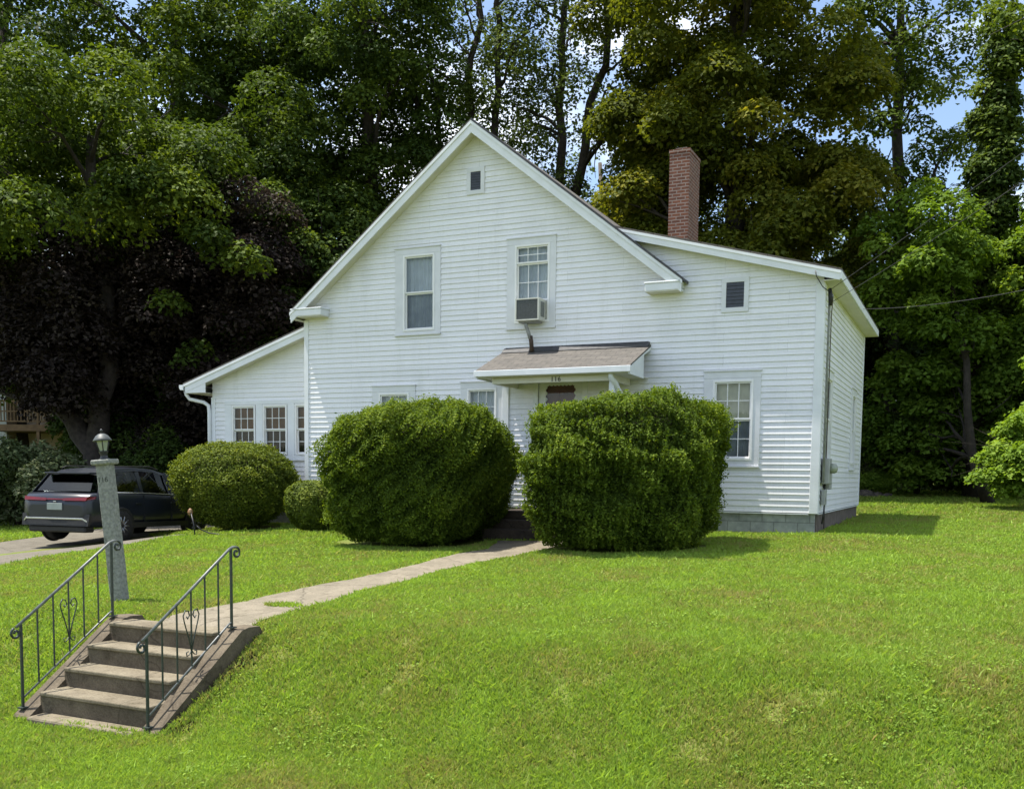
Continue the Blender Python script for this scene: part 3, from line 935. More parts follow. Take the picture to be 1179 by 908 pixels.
mb.box(-5.92, -5.85, -1.0195, -.03, 2.345, 2.461)
mb.box(-3.57, -3.50, -1.0195, -.03, 2.345, 2.461)
mb.build('beam', 'soffit', can)  # beam carries the same shade tint in its colour
mb = MB()                                         # twisted white bracket / downspout elbow
mb.tube([(-3.50, -1.16, 2.47), (-3.50, -1.15, 2.40), (-3.44, -1.05, 2.28), (-3.42, -.86, 2.13), (-3.44, -.80, 1.95), (-3.46, -.80, 1.5)], .05, 8)
mb.build('downspout', 'trim', can)
mb = MB(); mb.box(-3.56, -3.46, -1.08, -.98, -.1, 2.344, .006); mb.build('post', 'trim', can)

def text(name, s, size, m, parent, loc, rot, ext=.004, spacing=1.0):
    cu = bpy.data.curves.new(name, 'FONT')
    cu.body = s
    cu.size = size
    cu.extrude = ext
    cu.align_x = 'CENTER'
    cu.space_character = spacing
    t = bpy.data.objects.new('tmp_text', cu)
    COL.objects.link(t)
    bpy.context.view_layer.update()
    dg = bpy.context.evaluated_depsgraph_get()
    me = bpy.data.meshes.new_from_object(t.evaluated_get(dg))
    bpy.data.objects.remove(t)
    me.materials.clear(); me.materials.append(M[m])
    o = bpy.data.objects.new(name, me)
    COL.objects.link(o)
    o.parent = parent
    o.location = loc
    o.rotation_euler = rot
    return o
hn = text('house_number', '116', .125, 'numeral', can, Vector((-4.60, -1.0965, 2.362)) - origin_of(can), (R(90), 0, 0), spacing=1.15)

# stoop of the front door
st = thing('stoop', 'dark brown concrete stoop with two steps below the canopy', 'stoop', (-4.9, -1.0, -.6))
mb = MB()
mb.box(-5.75, -3.55, -1.45, -.005, -.9, -.06, .012)
mb.build('landing', 'dark_stoop', st)
mb = MB()
mb.box(-5.6, -3.7, -1.78, -1.452, -.9, -.21, .012); mb.build('step', 'dark_stoop', st)
mb = MB()
mb.box(-5.6, -3.7, -2.1, -1.782, -.9, -.37, .012); mb.build('step', 'dark_stoop', st)

# electric service on the right side wall
mb = MB()
mb.tube([(.075, .20, .55), (.075, .20, 3.72), (.085, .19, 3.80), (.13, .12, 3.83)], .022, 8)
mb.build('conduit', 'pipe', house)
mb = MB()
mb.tube([(.075, .24, .95), (.072, .25, 1.9)], .018, 6); mb.tube([(.06, .62, -.3), (.06, .62, 3.55), (.08, .6, 3.9)], .009, 6)
mb.build('conduit', 'rust_pipe', house)
mb = MB()
mb.box(.036, .17, .28, .58, .52, .98, .015)
mbx = mb.build('meter_box', 'meter', house)
mb = MB(); mb.lathe([(.09, 0), (.09, .06), (.075, .10), (.03, .12)], (.1705, .43, .80), 20, axis='x'); mb.build('meter_dial', 'lantern_glass', mbx)
mb = MB()
mb.box(.036, .14, .64, .92, .42, .78, .012); mb.build('meter_box', 'meter', house)
mb = MB(); mb.box(.036, .11, .30, .50, .14, .42, .012); mb.build('meter_box', 'meter', house)
mb = MB(); mb.tube([(.08, .36, .52), (.1, .34, .25), (.09, .3, .0), (.07, .26, -.2)], .015, 6); mb.build('conduit', 'black', house)
mb = MB()
mb.tube([(.08, .13, 3.95), (.10, .14, 3.80), (.09, .17, 3.66)], [.03, .045, .03], 8)
mb.tube([(-.12, -.245, 4.20), (-.10, -.25, 4.10), (.0, -.16, 3.93), (.09, .12, 3.88)], .008, 6)
mb.build('weatherhead', 'black', house)

# air conditioner ------------------------------------------------------------
ac = thing('air_conditioner', 'boxy cream window air conditioner in the upper window above the canopy', 'air conditioner', (-5.55, -.2, 3.63))
mb = MB()
ax0, ax1, ay0, ay1, az0, az1 = -5.79, -5.285, -.36, .12, 3.635, 4.065
mb.box(ax0, ax1, ay0 + .02, ay1, az0, az1, .012)
case = mb.build('case', 'ac_body', ac)
mb = MB()
for a, b, c, d in ((ax0, ax1, az1 - .025, az1), (ax0, ax1, az0, az0 + .025), (ax0, ax0 + .025, az0 + .0255, az1 - .0255), (ax1 - .025, ax1, az0 + .0255, az1 - .0255)):
    mb.box(a, b, ay0 - .004, ay0 + .0195, c, d)
mb.build('front_rim', 'ac_body', ac)
mb = MB()
mb.box(ax0 + .026, ax1 - .026, ay0 + .010, ay0 + .0190, az0 + .026, az1 - .026)
for i in range(22):
    z = az0 + .04 + i * .0165
    mb.box(ax0 + .027, ax1 - .027, ay0 + .002, ay0 + .0095, z, z + .007)
mb.build('grille', 'ac_grille', ac)
mb = MB()
for i in range(7):
    y = ay0 + .09 + i * .028
    mb.box(ax1 + .0005, ax1 + .004, y, y + .012, az0 + .08, az1 - .06)
mb.build('side_vent', 'ac_grille', ac)
mb = MB()
mb.box(ax1 + .008, -5.20, -.012, .002, az0 + .03, az1 - .01)
for i in range(4): mb.box(ax1 + .012 + i * .019, ax1 + .021 + i * .019, -.018, -.0125, az0 + .04, az1 - .02)
mb.build('side_curtain', 'ac_body', ac)
mb = MB(); mb.box(ax0 + .05, ax1 - .05, -.31, -.07, az0 - .03, az0 - .001, .006); mb.build('bracket', 'pipe', ac)
mb = MB()
mb.tube([(-5.60, -.25, 3.602), (-5.60, -.25, 3.55), (-5.57, -.20, 3.42), (-5.54, -.17, 3.30)], .036, 8)
mb.build('support_pole', 'pipe', ac)
mb = MB()
mb.tube([(-5.54, -.17, 3.36), (-5.525, -.16, 3.25), (-5.51, -.15, 3.05)], .042, 8)
mb.build('drain_hose', 'rust_pipe', ac)

# ------------------------------------------------------------------ overhead wires
def wire(a, b, sag, label):
    a, b = Vector(a), Vector(b)
    mb = MB()
    pts = []
    for i in range(31):
        t = i / 30
        p = a.lerp(b, t); p.z -= sag * 4 * t * (1 - t)
        pts.append(p)
    mb.tube(pts, .005, 5)
    tag(mb.build('overhead_wire', 'wire'), label, 'wire', 'wires to the right corner of the house')
wire((.10, .13, 3.93), (12.5, -13.0, 9.6), .25, 'upper of the two steep service wires rising from the house corner')
wire((.09, .17, 3.70), (12.5, -13.2, 8.9), .35, 'lower of the two steep service wires rising from the house corner')
wire((.32, 3.5, 4.1), (12.6, -12.6, 6.2), 1.3, 'slack nearly level wire past the right eave')

# ------------------------------------------------------------------ concrete entry steps and handrails
ZB = -1.625; RISE = .18125; RUN = .275; SY0 = -11.77
stairs = thing('entry_steps', 'weathered concrete steps with sloping cheek walls set in the grass bank', 'steps', (-4.69, -11.3, ZB))
for i in range(4):
    mb = MB()
    y0 = SY0 + RUN * i
    zt = ZB + RISE * (i + 1)
    mb.box(-5.33, -3.97, y0 + .02, -10.60 + .02 * i, ZB - .35 - .01 * i, zt - .035)
    rs = mb.build('riser', 'old_concrete', stairs)
    mb = MB()
    mb.box(-5.322, -3.978, y0, y0 + RUN + .03, zt - .0348, zt, .008)
    mb.build('tread', 'stair_tread', stairs)
mb = MB(); mb.box(-5.26, -3.98, -11.97, SY0 + .015, ZB - .3, ZB - .005, .015); mb.build('bottom_slab', 'stair_tread', stairs)
SL = (4 * RISE) / (-10.754 + 11.827)
for xc in (-5.47, -3.91):
    mb = MB()
    a = xc - (.05 if xc < -5 else .07)
    pr = [(-11.90, ZB - .35), (-11.90, ZB - .04), (-11.86, ZB - .01), (-10.76, ZB + .735), (-10.66, ZB + .755), (-10.50, ZB + .745), (-10.46, ZB + .68), (-10.46, ZB - .3)]
    mb.prism([(a, y, z) for y, z in pr], (.20, 0, 0))
    mb.build('cheek_wall', 'old_concrete', stairs)

def scroll(c, r0, turns, n, start, sgn, plane='YZ'):
    pts = []
    for i in range(n + 1):
        t = i / n
        r = r0 * (1 - .72 * t)
        a = start + sgn * 2 * math.pi * turns * t
        pts.append((c[0], c[1] + r * math.cos(a), c[2] + r * math.sin(a)))
    return pts

def handrail(x, label):
    y0, y1 = -11.827, -10.754
    zb, zt = ZB + .035, ZB + .735
    h = .79
    t = thing('handrail', label, 'handrail', (x, (y0 + y1) / 2, (zb + zt) / 2), group='iron handrails of the entry steps')
    for y, z in ((y0, zb - .06), (y1, zt)):
        mb = MB(); mb.box(x - .0115, x + .0115, y - .0115, y + .0115, z, (zb if y == y0 else zt) + h - .012, .003)
        mb.box(x - .035, x + .035, y - .035, y + .035, z + (.05 if y == y0 else .018), z + (.062 if y == y0 else .028))
        mb.build('post', 'iron', t)
    mb = MB()
    dz = .7 / (y1 - y0)
    mb.tube([(x, y0 - .05, zb + h - .05 * dz), (x, y1 - .02, zt + h - .02 * dz), (x, y1 + .03, zt + h + .004), (x, y1 + .07, zt + h)], .014, 8)
    mb.build('top_rail', 'worn_iron', t)
    mb = MB()
    mb.tube(scroll((x, y1 + .075, zt + h - .055), .055, 1.15, 18, math.pi / 2, -1), .012, 6)
    mb.build('scroll', 'iron', t)
    mb = MB()
    mb.tube(scroll((x, y0 - .055, zb + h - .09), .055, 1.2, 18, math.pi * .6, 1), .012, 6)
    mb.build('scroll', 'iron', t)
    mb = MB()
    mb.tube([(x, y0 + .01, zb + .09), (x, y1 - .05, zb + .09 + (y1 - y0 - .06) * dz), (x, y1 - .01, zb + .09 + (y1 - y0 - .03) * dz)], .010, 6)
    mb.build('bottom_rail', 'worn_iron', t)
    for k in range(5):
        f = (k + 1) / 6
        y = y0 + (y1 - y0) * f
        mb = MB(); mb.box(x - .006, x + .006, y - .006, y + .006, zb + .085 + (y - y0 - .01) * dz, zb + h - .012 + (y - y0) * dz); mb.build('baluster', 'iron', t)
        if k == 2:
            mb = MB()
            zc = zb + (y - y0) * dz
            for sg in (-1, 1):
                pts = [(x, y, zc + .22), (x, y + sg * .03, zc + .34), (x, y + sg * .085, zc + .50), (x, y + sg * .10, zc + .56), (x, y + sg * .075, zc + .61), (x, y + sg * .035, zc + .60),
                       (x, y + sg * .022, zc + .56), (x, y + sg * .045, zc + .53), (x, y + sg * .06, zc + .555)]
                mb.tube(pts, .0065, 6)
                pts = [(x, y, zc + .24), (x, y + sg * .03, zc + .20), (x, y + sg * .06, zc + .19), (x, y + sg * .065, zc + .225), (x, y + sg * .04, zc + .23)]
                mb.tube(pts, .006, 6)
            mb.build('scroll_ornament', 'iron', t)
    return t
handrail(-5.47, 'iron handrail on the left cheek wall, next to the granite lamp post')
handrail(-3.91, 'iron handrail on the right cheek wall, on the open lawn side of the steps')

# ------------------------------------------------------------------ lamp post
lz = Hf(-6.44, -9.72)
lean = 0.090
lp = thing('lamp_post', 'leaning grey granite lamp post with house number 116 and a black lantern', 'lamp post', (-6.47, -9.72, lz))
q = Matrix.Rotation(R(15), 4, 'Z')
ax = Vector((.423, -.906, 0))                     # lean sideways, to the left as seen from the street
lp.rotation_euler = (Matrix.Rotation(lean, 4, ax) @ q).to_euler()
mb = MB()
s = .078
n = 10
rng = random.Random(5)
rings = []
for i in range(n + 1):
    z = -.4 + (1.60 + .4) * i / n
    k = s * (1.02 - .03 * i / n)
    rings.append([(sx * k + rng.uniform(-.003, .003), sy * k + rng.uniform(-.003, .003), z) for sx, sy in ((-1, -.82), (-.82, -1), (.82, -1), (1, -.82), (1, .82), (.82, 1), (-.82, 1), (-1, .82))])
for i in range(n):
    for j in range(8):
        mb.quad(rings[i][j], rings[i][(j + 1) % 8], rings[i + 1][(j + 1) % 8], rings[i + 1][j])
mb.build('post', 'granite', lp, local=True)
mb = MB(); mb.box(-.115, .115, -.115, .115, 1.60, 1.66, .014); mb.build('cap', 'granite', lp, local=True)
text('house_number', '116', .088, 'numeral_grey', lp, (0, -.076, 1.40), (R(90), 0, 0), .003)
LS = .80
def lan(pr): return [(r_ * LS, 1.66 + (z_ - 1.665) * LS) for r_, z_ in pr]
mb = MB(); mb.lathe(lan([(.065, 1.665), (.068, 1.68), (.05, 1.69), (.046, 1.73), (.056, 1.745), (.062, 1.775), (.066, 1.785)]), sides=20); mb.build('lantern_base', 'black', lp, local=True)
mb = MB(); mb.lathe(lan([(.060, 1.786), (.098, 1.935)]), sides=6, smooth=False); mb.build('lantern_glass', 'lantern_glass', lp, local=True)
mb = MB()
for j in range(6):
    t = 2 * math.pi * j / 6
    (ra, za), (rb, zb_) = lan([(.062, 1.785), (.101, 1.936)])
    mb.tube([(ra * math.cos(t), ra * math.sin(t), za), (rb * math.cos(t), rb * math.sin(t), zb_)], .006, 5)
mb.build('lantern_bar', 'black', lp, local=True)
mb = MB(); mb.lathe(lan([(.128, 1.93), (.132, 1.94), (.112, 1.965), (.085, 2.005), (.05, 2.03), (.02, 2.04)]), sides=24); mb.build('lantern_roof', 'lantern_roof', lp, local=True)
mb = MB(); mb.lathe(lan([(.012, 2.038), (.012, 2.06), (.022, 2.072), (.016, 2.09), (.006, 2.105)]), sides=12); mb.build('finial', 'black', lp, local=True)

# ------------------------------------------------------------------ car
def car():
    c = thing('parked_car', 'dark blue estate car with a red tail light bar parked on the driveway', 'car', (-14.75, -1.75, Hf(-14.75, -1.75) + .012))
    c.rotation_euler = (R(-1.0), 0, R(8))
    c.scale = (.95, .95, .95)
    # local frame: +y forward, x right, z up
    # lower body: stations (y, half width, z sill, z belt, half width at belt)
    st = [(-2.33, .70, .52, .80, .66), (-2.30, .84, .38, .98, .80), (-2.15, .91, .33, 1.06, .86), (-1.6, .935, .31, 1.08, .875), (-.8, .93, .30, 1.06, .875), (0, .925, .30, 1.04, .87),
          (.8, .925, .30, 1.01, .865), (1.3, .925, .31, .985, .85), (1.8, .91, .32, .93, .80), (2.15, .86, .33, .84, .72), (2.32, .70, .40, .72, .60)]
    mb = MB()
    rows = []
    for y, w, z0, z1, wb in st:
        zm = z0 + (z1 - z0) * .45
        zs = z0 + (z1 - z0) * .78
        half = [(w * .80, z0), (w * .96, z0 + .05), (w, zm), (w * .985, zs), (wb + .012, z1 - .03), (wb - .03, z1)]
        ring = [(x, y, z) for x, z in half] + [(0, y, z1 + .015)] + [(-x, y, z) for x, z in reversed(half)]
        rows.append(ring)
    i0 = 0
    for r in rows: mb.v += r
    n = len(rows[0])
    for k in range(len(rows) - 1):
        for j in range(n - 1):
            a = k * n + j
            mb.f.append((a, a + n, a + n + 1, a + 1)); mb.sm.append(True)
        mb.f.append((k * n + n - 1, (k + 1) * n + n - 1, (k + 1) * n, k * n)); mb.sm.append(False)
    mb.f.append(tuple(range(n))); mb.sm.append(False)
    mb.f.append(tuple((len(rows) - 1) * n + n - 1 - j for j in range(n))); mb.sm.append(False)
    body = mb.build('body', 'car_paint', c, local=True)
    # cabin: roof and pillars as one painted shell above glass
    cab = [(-2.12, .80, 1.07, .80, 1.085), (-1.75, .85, 1.08, .68, 1.45), (-1.45, .86, 1.08, .62, 1.60), (-.6, .865, 1.06, .62, 1.665), (.1, .86, 1.045, .61, 1.65), (.55, .855, 1.02, .60, 1.56), (1.25, .83, .985, .78, 1.02)]
    mb = MB()                                    # roof
    rr = []
    for y, wb, zb, wt, zt in cab[1:6]:
        rr.append([(-wt - .035, y, zt - .09), (-wt, y, zt - .025), (-wt * .6, y, zt), (0, y, zt + .015), (wt * .6, y, zt), (wt, y, zt - .025), (wt + .035, y, zt - .09)])
    for k in range(len(rr) - 1):
        for j in range(6):
            mb.quad(rr[k][j], rr[k][j + 1], rr[k + 1][j + 1], rr[k + 1][j], smooth=True)
    mb.quad(*[(x, y, z) for x, y, z in rr[0]])
    mb.build('roof', 'car_paint', c, local=True)
    mb = MB()                                    # rear spoiler
    mb.box(-.60, .60, -1.98, -1.70, 1.475, 1.515, .012); mb.build('spoiler', 'car_paint', c, local=True)
    for sgn in (-1, 1):
        mb = MB()                                # side glass
        lo = [(sgn * (wb - .005), y, zb + .005) for y, wb, zb, wt, zt in cab[1:6]]
        hi = [(sgn * (wt + .028), y, zt - .085) for y, wb, zb, wt, zt in cab[1:6]]
        lo = lo + [(sgn * .84, 1.1, 1.0)]
        hi = hi + [(sgn * .82, 1.1, 1.03)]
        for k in range(len(lo) - 1): mb.quad(lo[k], lo[k + 1], hi[k + 1], hi[k], smooth=True)
        mb.build('side_window', 'car_glass', c, local=True)
        for yg in (-.58, .42):                   # door gaps
            mb = MB(); mb.prism([(sgn * .9205, yg, .42), (sgn * .9205, yg + .012, .42), (sgn * .885, yg + .012, 1.03), (sgn * .885, yg, 1.03)], (sgn * .022, 0, 0)); mb.build('door_gap', 'plastic', c, local=True)
        for ya, yb in ((-1.75, -1.70), (-.62, -.55), (.42, .47)):
            mb = MB()
            mb.prism([(sgn * .868, ya - .30 if ya < -1.5 else ya, 1.065), (sgn * .868, yb + (.0 if ya > -1.5 else -.02), 1.062), (sgn * .66, yb + .08, 1.56), (sgn * .66, ya + .02, 1.53)], (sgn * .012, 0, 0))
            mb.build('pillar', 'car_paint', c, local=True)
        mb = MB()
        mb.prism([(sgn * .845, 1.05, 1.01), (sgn * .845, 1.18, 1.0), (sgn * .63, .62, 1.54), (sgn * .63, .54, 1.55)], (sgn * .012, 0, 0))
        mb.build('pillar', 'car_paint', c, local=True)
        mb = MB(); mb.tube([(sgn * .88, -1.7, 1.085), (sgn * .885, -.6, 1.075), (sgn * .878, .5, 1.045), (sgn * .845, 1.15, 1.005)], .011, 6); mb.build('belt_trim', 'chrome', c, local=True)
        mb = MB(); mb.tube([(sgn * .60, -1.45, 1.61), (sgn * .60, -1.3, 1.66), (sgn * .60, .0, 1.69), (sgn * .60, .3, 1.63)], .013, 6); mb.build('roof_rail', 'plastic', c, local=True)
        mb = MB(); mb.tube([(sgn * .865, .82, 1.03), (sgn * .95, .82, 1.06)], .02, 6); mb.lathe([(.05, 0), (.085, .02), (.08, .12), (.04, .15)], (sgn * 1.0, .72, 1.09), 12, axis='y'); mb.build('mirror', 'car_paint', c, local=True)
        for ya in (-.9, .35):
            mb = MB(); mb.box(min(sgn * .925, sgn * .955), max(sgn * .925, sgn * .955), ya, ya + .2, .83, .86, .006); mb.build('door_handle', 'car_paint', c, local=True)
        mb = MB(); mb.prism([(sgn * .928, -1.25, .30), (sgn * .928, 1.15, .30), (sgn * .935, 1.15, .42), (sgn * .935, -1.25, .42)], (sgn * .014, 0, 0)); mb.build('sill_trim', 'plastic', c, local=True)
        for yw in (-1.35, 1.35):
            cx = sgn * .80
            mb = MB()                            # dark wheel arch
            mb.lathe([(.405, -.012), (.405, .012), (.35, .012)], (sgn * .928, yw, .36), 28, axis='x'); mb.build('wheel_arch', 'plastic', c, local=True)
            w = thing('wheel', None, None); w.parent = c; w.location = (cx, yw, .345)
            mb = MB(); mb.lathe([(.22, -.115), (.325, -.115), (.345, -.085), (.348, 0), (.345, .085), (.325, .115), (.22, .115)], (sgn * .035, 0, 0), 32, axis='x'); mb.build('tyre', 'tyre', w, local=True)
            mb = MB(); mb.lathe([(.225, -.1), (.23, .10)] if sgn > 0 else [(.23, -.10), (.225, .1)], (sgn * .035, 0, 0), 28, axis='x')
            for j in range(10):
                t = 2 * math.pi * j / 10
                mb.tube([(sgn * .145, .04 * math.cos(t), .04 * math.sin(t)), (sgn * .14, .215 * math.cos(t), .215 * math.sin(t))], .02, 5)
            mb.build('rim', 'alloy', w, local=True)
        mb = MB()                                # tail lamps wrap the corner
        mb.prism([(sgn * .22, -2.335, .90), (sgn * .80, -2.315, .905), (sgn * .90, -2.15, .94), (sgn * .90, -2.12, 1.0), (sgn * .82, -2.28, .985), (sgn * .22, -2.32, .955)], (0, -.02, 0)); mb.build('tail_light', 'tail_red', c, local=True)
    mb = MB(); mb.prism([(-.22, -2.335, .92), (.22, -2.335, .92), (.22, -2.325, .945), (-.22, -2.325, .945)], (0, -.016, 0)); mb.build('light_bar', 'tail_red', c, local=True)
    mb = MB(); mb.prism([(-.70, -2.06, 1.10), (.70, -2.06, 1.10), (.58, -1.78, 1.46), (-.58, -1.78, 1.46)], (0, -.012, .006)); mb.build('rear_window', 'car_glass', c, local=True)
    mb = MB(); mb.prism([(-.74, 1.22, 1.03), (.74, 1.22, 1.03), (.57, .58, 1.57), (-.57, .58, 1.57)], (0, .012, .006)); mb.build('windscreen', 'car_glass', c, local=True)
    mb = MB(); mb.prism([(-.86, -2.29, .36), (.86, -2.29, .36), (.88, -2.25, .62), (-.88, -2.25, .62)], (0, -.06, 0)); mb.box(-.75, .75, -2.30, -2.0, .22, .36, .03); mb.build('rear_bumper', 'plastic', c, local=True)
    mb = MB(); mb.box(-.74, .74, -2.372, -2.352, .50, .535, .006)
    for sgn in (-1, 1): mb.prism([(sgn * .74, -2.37, .50), (sgn * .74, -2.37, .535), (sgn * .86, -2.32, .45), (sgn * .86, -2.32, .42)], (0, .02, 0))
    mb.build('bumper_trim', 'chrome', c, local=True)
    mb = MB(); mb.box(-.20, .20, -2.352, -2.334, .70, .845, .006); mb.build('number_plate', 'plate', c, local=True)
    mb = MB(); mb.box(-.04, .04, -2.345, -2.33, .87, .89, .004); mb.build('badge', 'chrome', c, local=True)
    return c
car()

# ------------------------------------------------------------------ garden stake by the round shrub
gs = thing('garden_stake', 'dark leaning garden stake with an orange ornament beside the round shrub', 'garden stake', (-11.95, -2.62, Hf(-11.95, -2.62)))
mb = MB(); mb.tube([(0, 0, -.05), (-.05, .02, .25), (-.16, .06, .48)], .016, 6); mb.build('rod', 'black', gs, local=True)
mb = MB(); mb.lathe([(.015, -.07), (.045, -.05), (.058, .0), (.04, .05), (.012, .08)], (-.20, .08, .50), 9, False); mb.build('ornament', 'orange', gs, local=True)
hose = MB(); hz = Hf(-12.0, -2.3)
hose.tube([(-12.02, -2.52, hz + .22), (-11.95, -2.45, hz + .13), (-11.80, -2.38, hz + .06), (-11.55, -2.28, hz + .03), (-11.2, -2.1, hz + .03), (-11.0, -1.8, hz + .03)], .014, 6)
tag(hose.build('garden_hose', 'black'), 'thin dark hose trailing under the round shrub', 'hose')

# ------------------------------------------------------------------ neighbouring house, far left
nb = thing('neighbour_house', 'neighbouring house with a raised brown deck behind the trees at far left', 'house', (-36.5, 9.0, Hf(-30, 9)))
z0 = Hf(-33, 9) 
NB = Vector((-35.3, 9.55, z0 + .55))
mb = MB()
siding(mb, [(-6, -.8), (1.4, -.8), (1.4, 5.6), (-6, 5.6)], tuple(NB), (.906, .423, 0), (.423, -.906, 0), 0, [])
mb.build('wall', 'far_wall', nb)
mb = MB()
u = Vector((.906, .423, 0)); v = Vector((-.423, .906, 0))
def nbx(mb, u0, u1, v0, v1, za, zb):
    p = [NB + u * a + v * b + Vector((0, 0, za)) for a, b in ((u0, v0), (u1, v0), (u1, v1), (u0, v1))]
    mb.prism(p, (0, 0, zb - za))
mb = MB(); nbx(mb, 1.4, 6.0, 1.2, 8, -.9, 4.6); nbx(mb, -6, 1.39, .05, 8, -.9, 5.6); mb.build('wall', 'tan_wall', nb, label='tan wall behind the deck')
mb = MB(); nbx(mb, -6.4, 6.4, -.4, 8.4, 5.62, 5.8); mb.build('roof', 'shingle', nb)
mb = MB(); nbx(mb, 1.3, 5.6, -1.6, 1.19, 2.45, 2.7); mb.build('deck', 'deck_wood', nb)
for uu in (1.4, 3.4, 5.5):
    mb = MB(); nbx(mb, uu, uu + .12, -1.58, -1.46, -.9, 2.449); nbx(mb, uu, uu + .1, -1.58, -1.48, 2.701, 3.75); mb.build('deck_post', 'deck_wood', nb)
mb = MB(); nbx(mb, 1.4, 5.6, -1.57, -1.5, 3.6, 3.68); nbx(mb, 1.4, 5.6, -1.57, -1.5, 2.8, 2.86); nbx(mb, 1.4, 5.6, -1.57, -1.5, 3.2, 3.25)
for i in range(30): nbx(mb, 1.55 + i * .135, 1.59 + i * .135, -1.56, -1.52, 2.86, 3.6)
mb.build('railing', 'deck_wood', nb)
mb = MB()
for k in range(2): nbx(mb, -.4, .9, -.06, -.01, 3.0 + k * .45, 3.28 + k * .45)
mb.build('shutter', 'louver', nb)

# ------------------------------------------------------------------ rocks by the back of the lawn
rng = np.random.default_rng(8)
for i, (dx, dy, r_) in enumerate(((-.55, .1, .22), (-.1, .0, .28), (.4, .15, .2), (.85, -.1, .17))):
    mb = MB()
    x, y = -.55 + dx * .7, 16.1 + dy
    prof = [(r_ * .7, -.1), (r_, 0), (r_ * .95, r_ * .4), (r_ * .6, r_ * .75), (r_ * .1, r_ * .85)]
    mb.lathe(prof, (x, y, Hf(x, y)), 9, smooth=False, rot=i)
    mb.v = [(a + rng.normal() * .025, b + rng.normal() * .025, c + rng.normal() * .02) for a, b, c in mb.v]
    tag(mb.build('rock', 'rock'), 'brown rock in the row under the dark bushes at the back of the lawn', 'rock', 'rocks at the back of the lawn')

exec_foliage = True

# ------------------------------------------------------------------ clipped shrubs
def bush(name, label, c, w, d, h, m, n, L, p=2.8, seed=1, bulge=0.06, taper=0.12, group=None, tintbias=0.0, loose=0.05, relief=0.03, tilt=0.0):
    rng = np.random.default_rng(seed)
    z0 = Hf(*c)
    t = thing(name, label, 'shrub', (c[0], c[1], z0), group=group)
    ph = rng.random((8, 4)) * 6.28
    fr = rng.normal(size=(8, 3)) * np.linspace(2.2, 7, 8)[:, None]
    am = np.linspace(1, .35, 8)
    fr2 = rng.normal(size=(10, 3)) * np.linspace(9, 26, 10)[:, None] / 1.7
    def surf(dv, k=1.0):
        q = np.abs(dv) / np.array([w, d, h / 2])
        r = (q ** p).sum(1) ** (-1 / p)
        pos = dv * r[:, None]
        f = np.zeros(len(dv))
        for i in range(8): f += am[i] * np.sin(pos @ fr[i] / 1.3 + ph[i, 0])
        pos = pos * (k * (1 + bulge * f / 2.2))[:, None] if np.ndim(k) else pos * (k * (1 + bulge * f / 2.2))[:, None]
        g = np.zeros(len(dv))
        for i in range(10): g += np.sin(pos @ fr2[i] + ph[i % 8, 1] + i)
        pos = pos * (1 + relief * g / 3)[:, None]
        f = f * .6 + g * .45
        zz = (pos[:, 2] + h / 2) / h
        s_ = 1 - taper * np.clip(1 - zz * 1.6, 0, 1) ** 1.2
        pos[:, 0] *= s_; pos[:, 1] *= s_
        pos[:, 2] += h / 2 + .03
        pos[:, 2] *= 1 + tilt * pos[:, 0] / w
        return pos, f
    # sample directions area-weighted by rejection on the box-like surface
    dv = unit(rng.normal(size=(n, 3)) * np.array([w, d, h / 2]))
    k = 1 - .16 * rng.random(n) ** 2.2 + loose * rng.random(n) ** 6
    pos, f = surf(dv, k)
    nrm = unit(dv / np.array([w, d, h / 2]) ** 1.0 + rng.normal(size=(n, 3)) * .7 + np.array([0, 0, .4]))
    keep = pos[:, 2] > .04
    pos, nrm, f = pos[keep], nrm[keep], f[keep]
    nn = len(pos)
    v = leaf_quads(pos, nrm, L * (.7 + .6 * rng.random(nn)), L * .5 * (.7 + .6 * rng.random(nn)), rng)
    tint = .42 + .16 * rng.normal(size=nn) + .10 * np.clip(f, -2, 2) + tintbias
    np_mesh('foliage', v, 4, m, tint, t)
    # dense twiggy heart
    mb = MB()
    nu, nv = 40, 20
    for j in range(nv + 1):
        ring = []
        for i in range(nu):
            a = 2 * math.pi * i / nu; b = math.pi * (j + .02) / (nv + .04) - math.pi / 2
            ring.append((math.cos(b) * math.cos(a), math.cos(b) * math.sin(a), math.sin(b)))
        pr, _ = surf(np.array(ring), np.full(nu, .86))
        pr[:, 2] = np.maximum(pr[:, 2], -.05)
        mb.v += [tuple(x) for x in pr]
    for j in range(nv):
        for i in range(nu):
            mb.f.append((j * nu + i, j * nu + (i + 1) % nu, (j + 1) * nu + (i + 1) % nu, (j + 1) * nu + i)); mb.sm.append(False)
    mb.build('twigs', 'twig', t, local=True)
    return t
bush('evergreen_shrub', 'huge clipped evergreen left of the path, hiding two ground floor windows', (-6.47, -2.80), 1.35, 1.50, 2.28, 'leaf_yew', 240000, .050, 4.6, 11, .065, .12, relief=.045, loose=.06, tilt=.045)
bush('evergreen_shrub', 'huge clipped evergreen right of the path, hiding the door', (-2.61, -2.80), 1.42, 1.55, 2.32, 'leaf_yew', 240000, .050, 4.6, 23, .065, .16, relief=.045, loose=.06, tilt=.06)
bush('round_shrub', 'broad rounded shrub below the row of three windows', (-12.45, -.80), 1.42, 1.1, 1.86, 'leaf_round', 60000, .06, 2.4, 31, .04, .18, tintbias=.05, loose=.08)
bush('small_shrub', 'small low box-like shrub tucked between the round shrub and the big evergreen', (-10.02, -1.15), .60, .55, 1.05, 'leaf_round', 16000, .06, 2.8, 41, .03, .1, tintbias=.02)

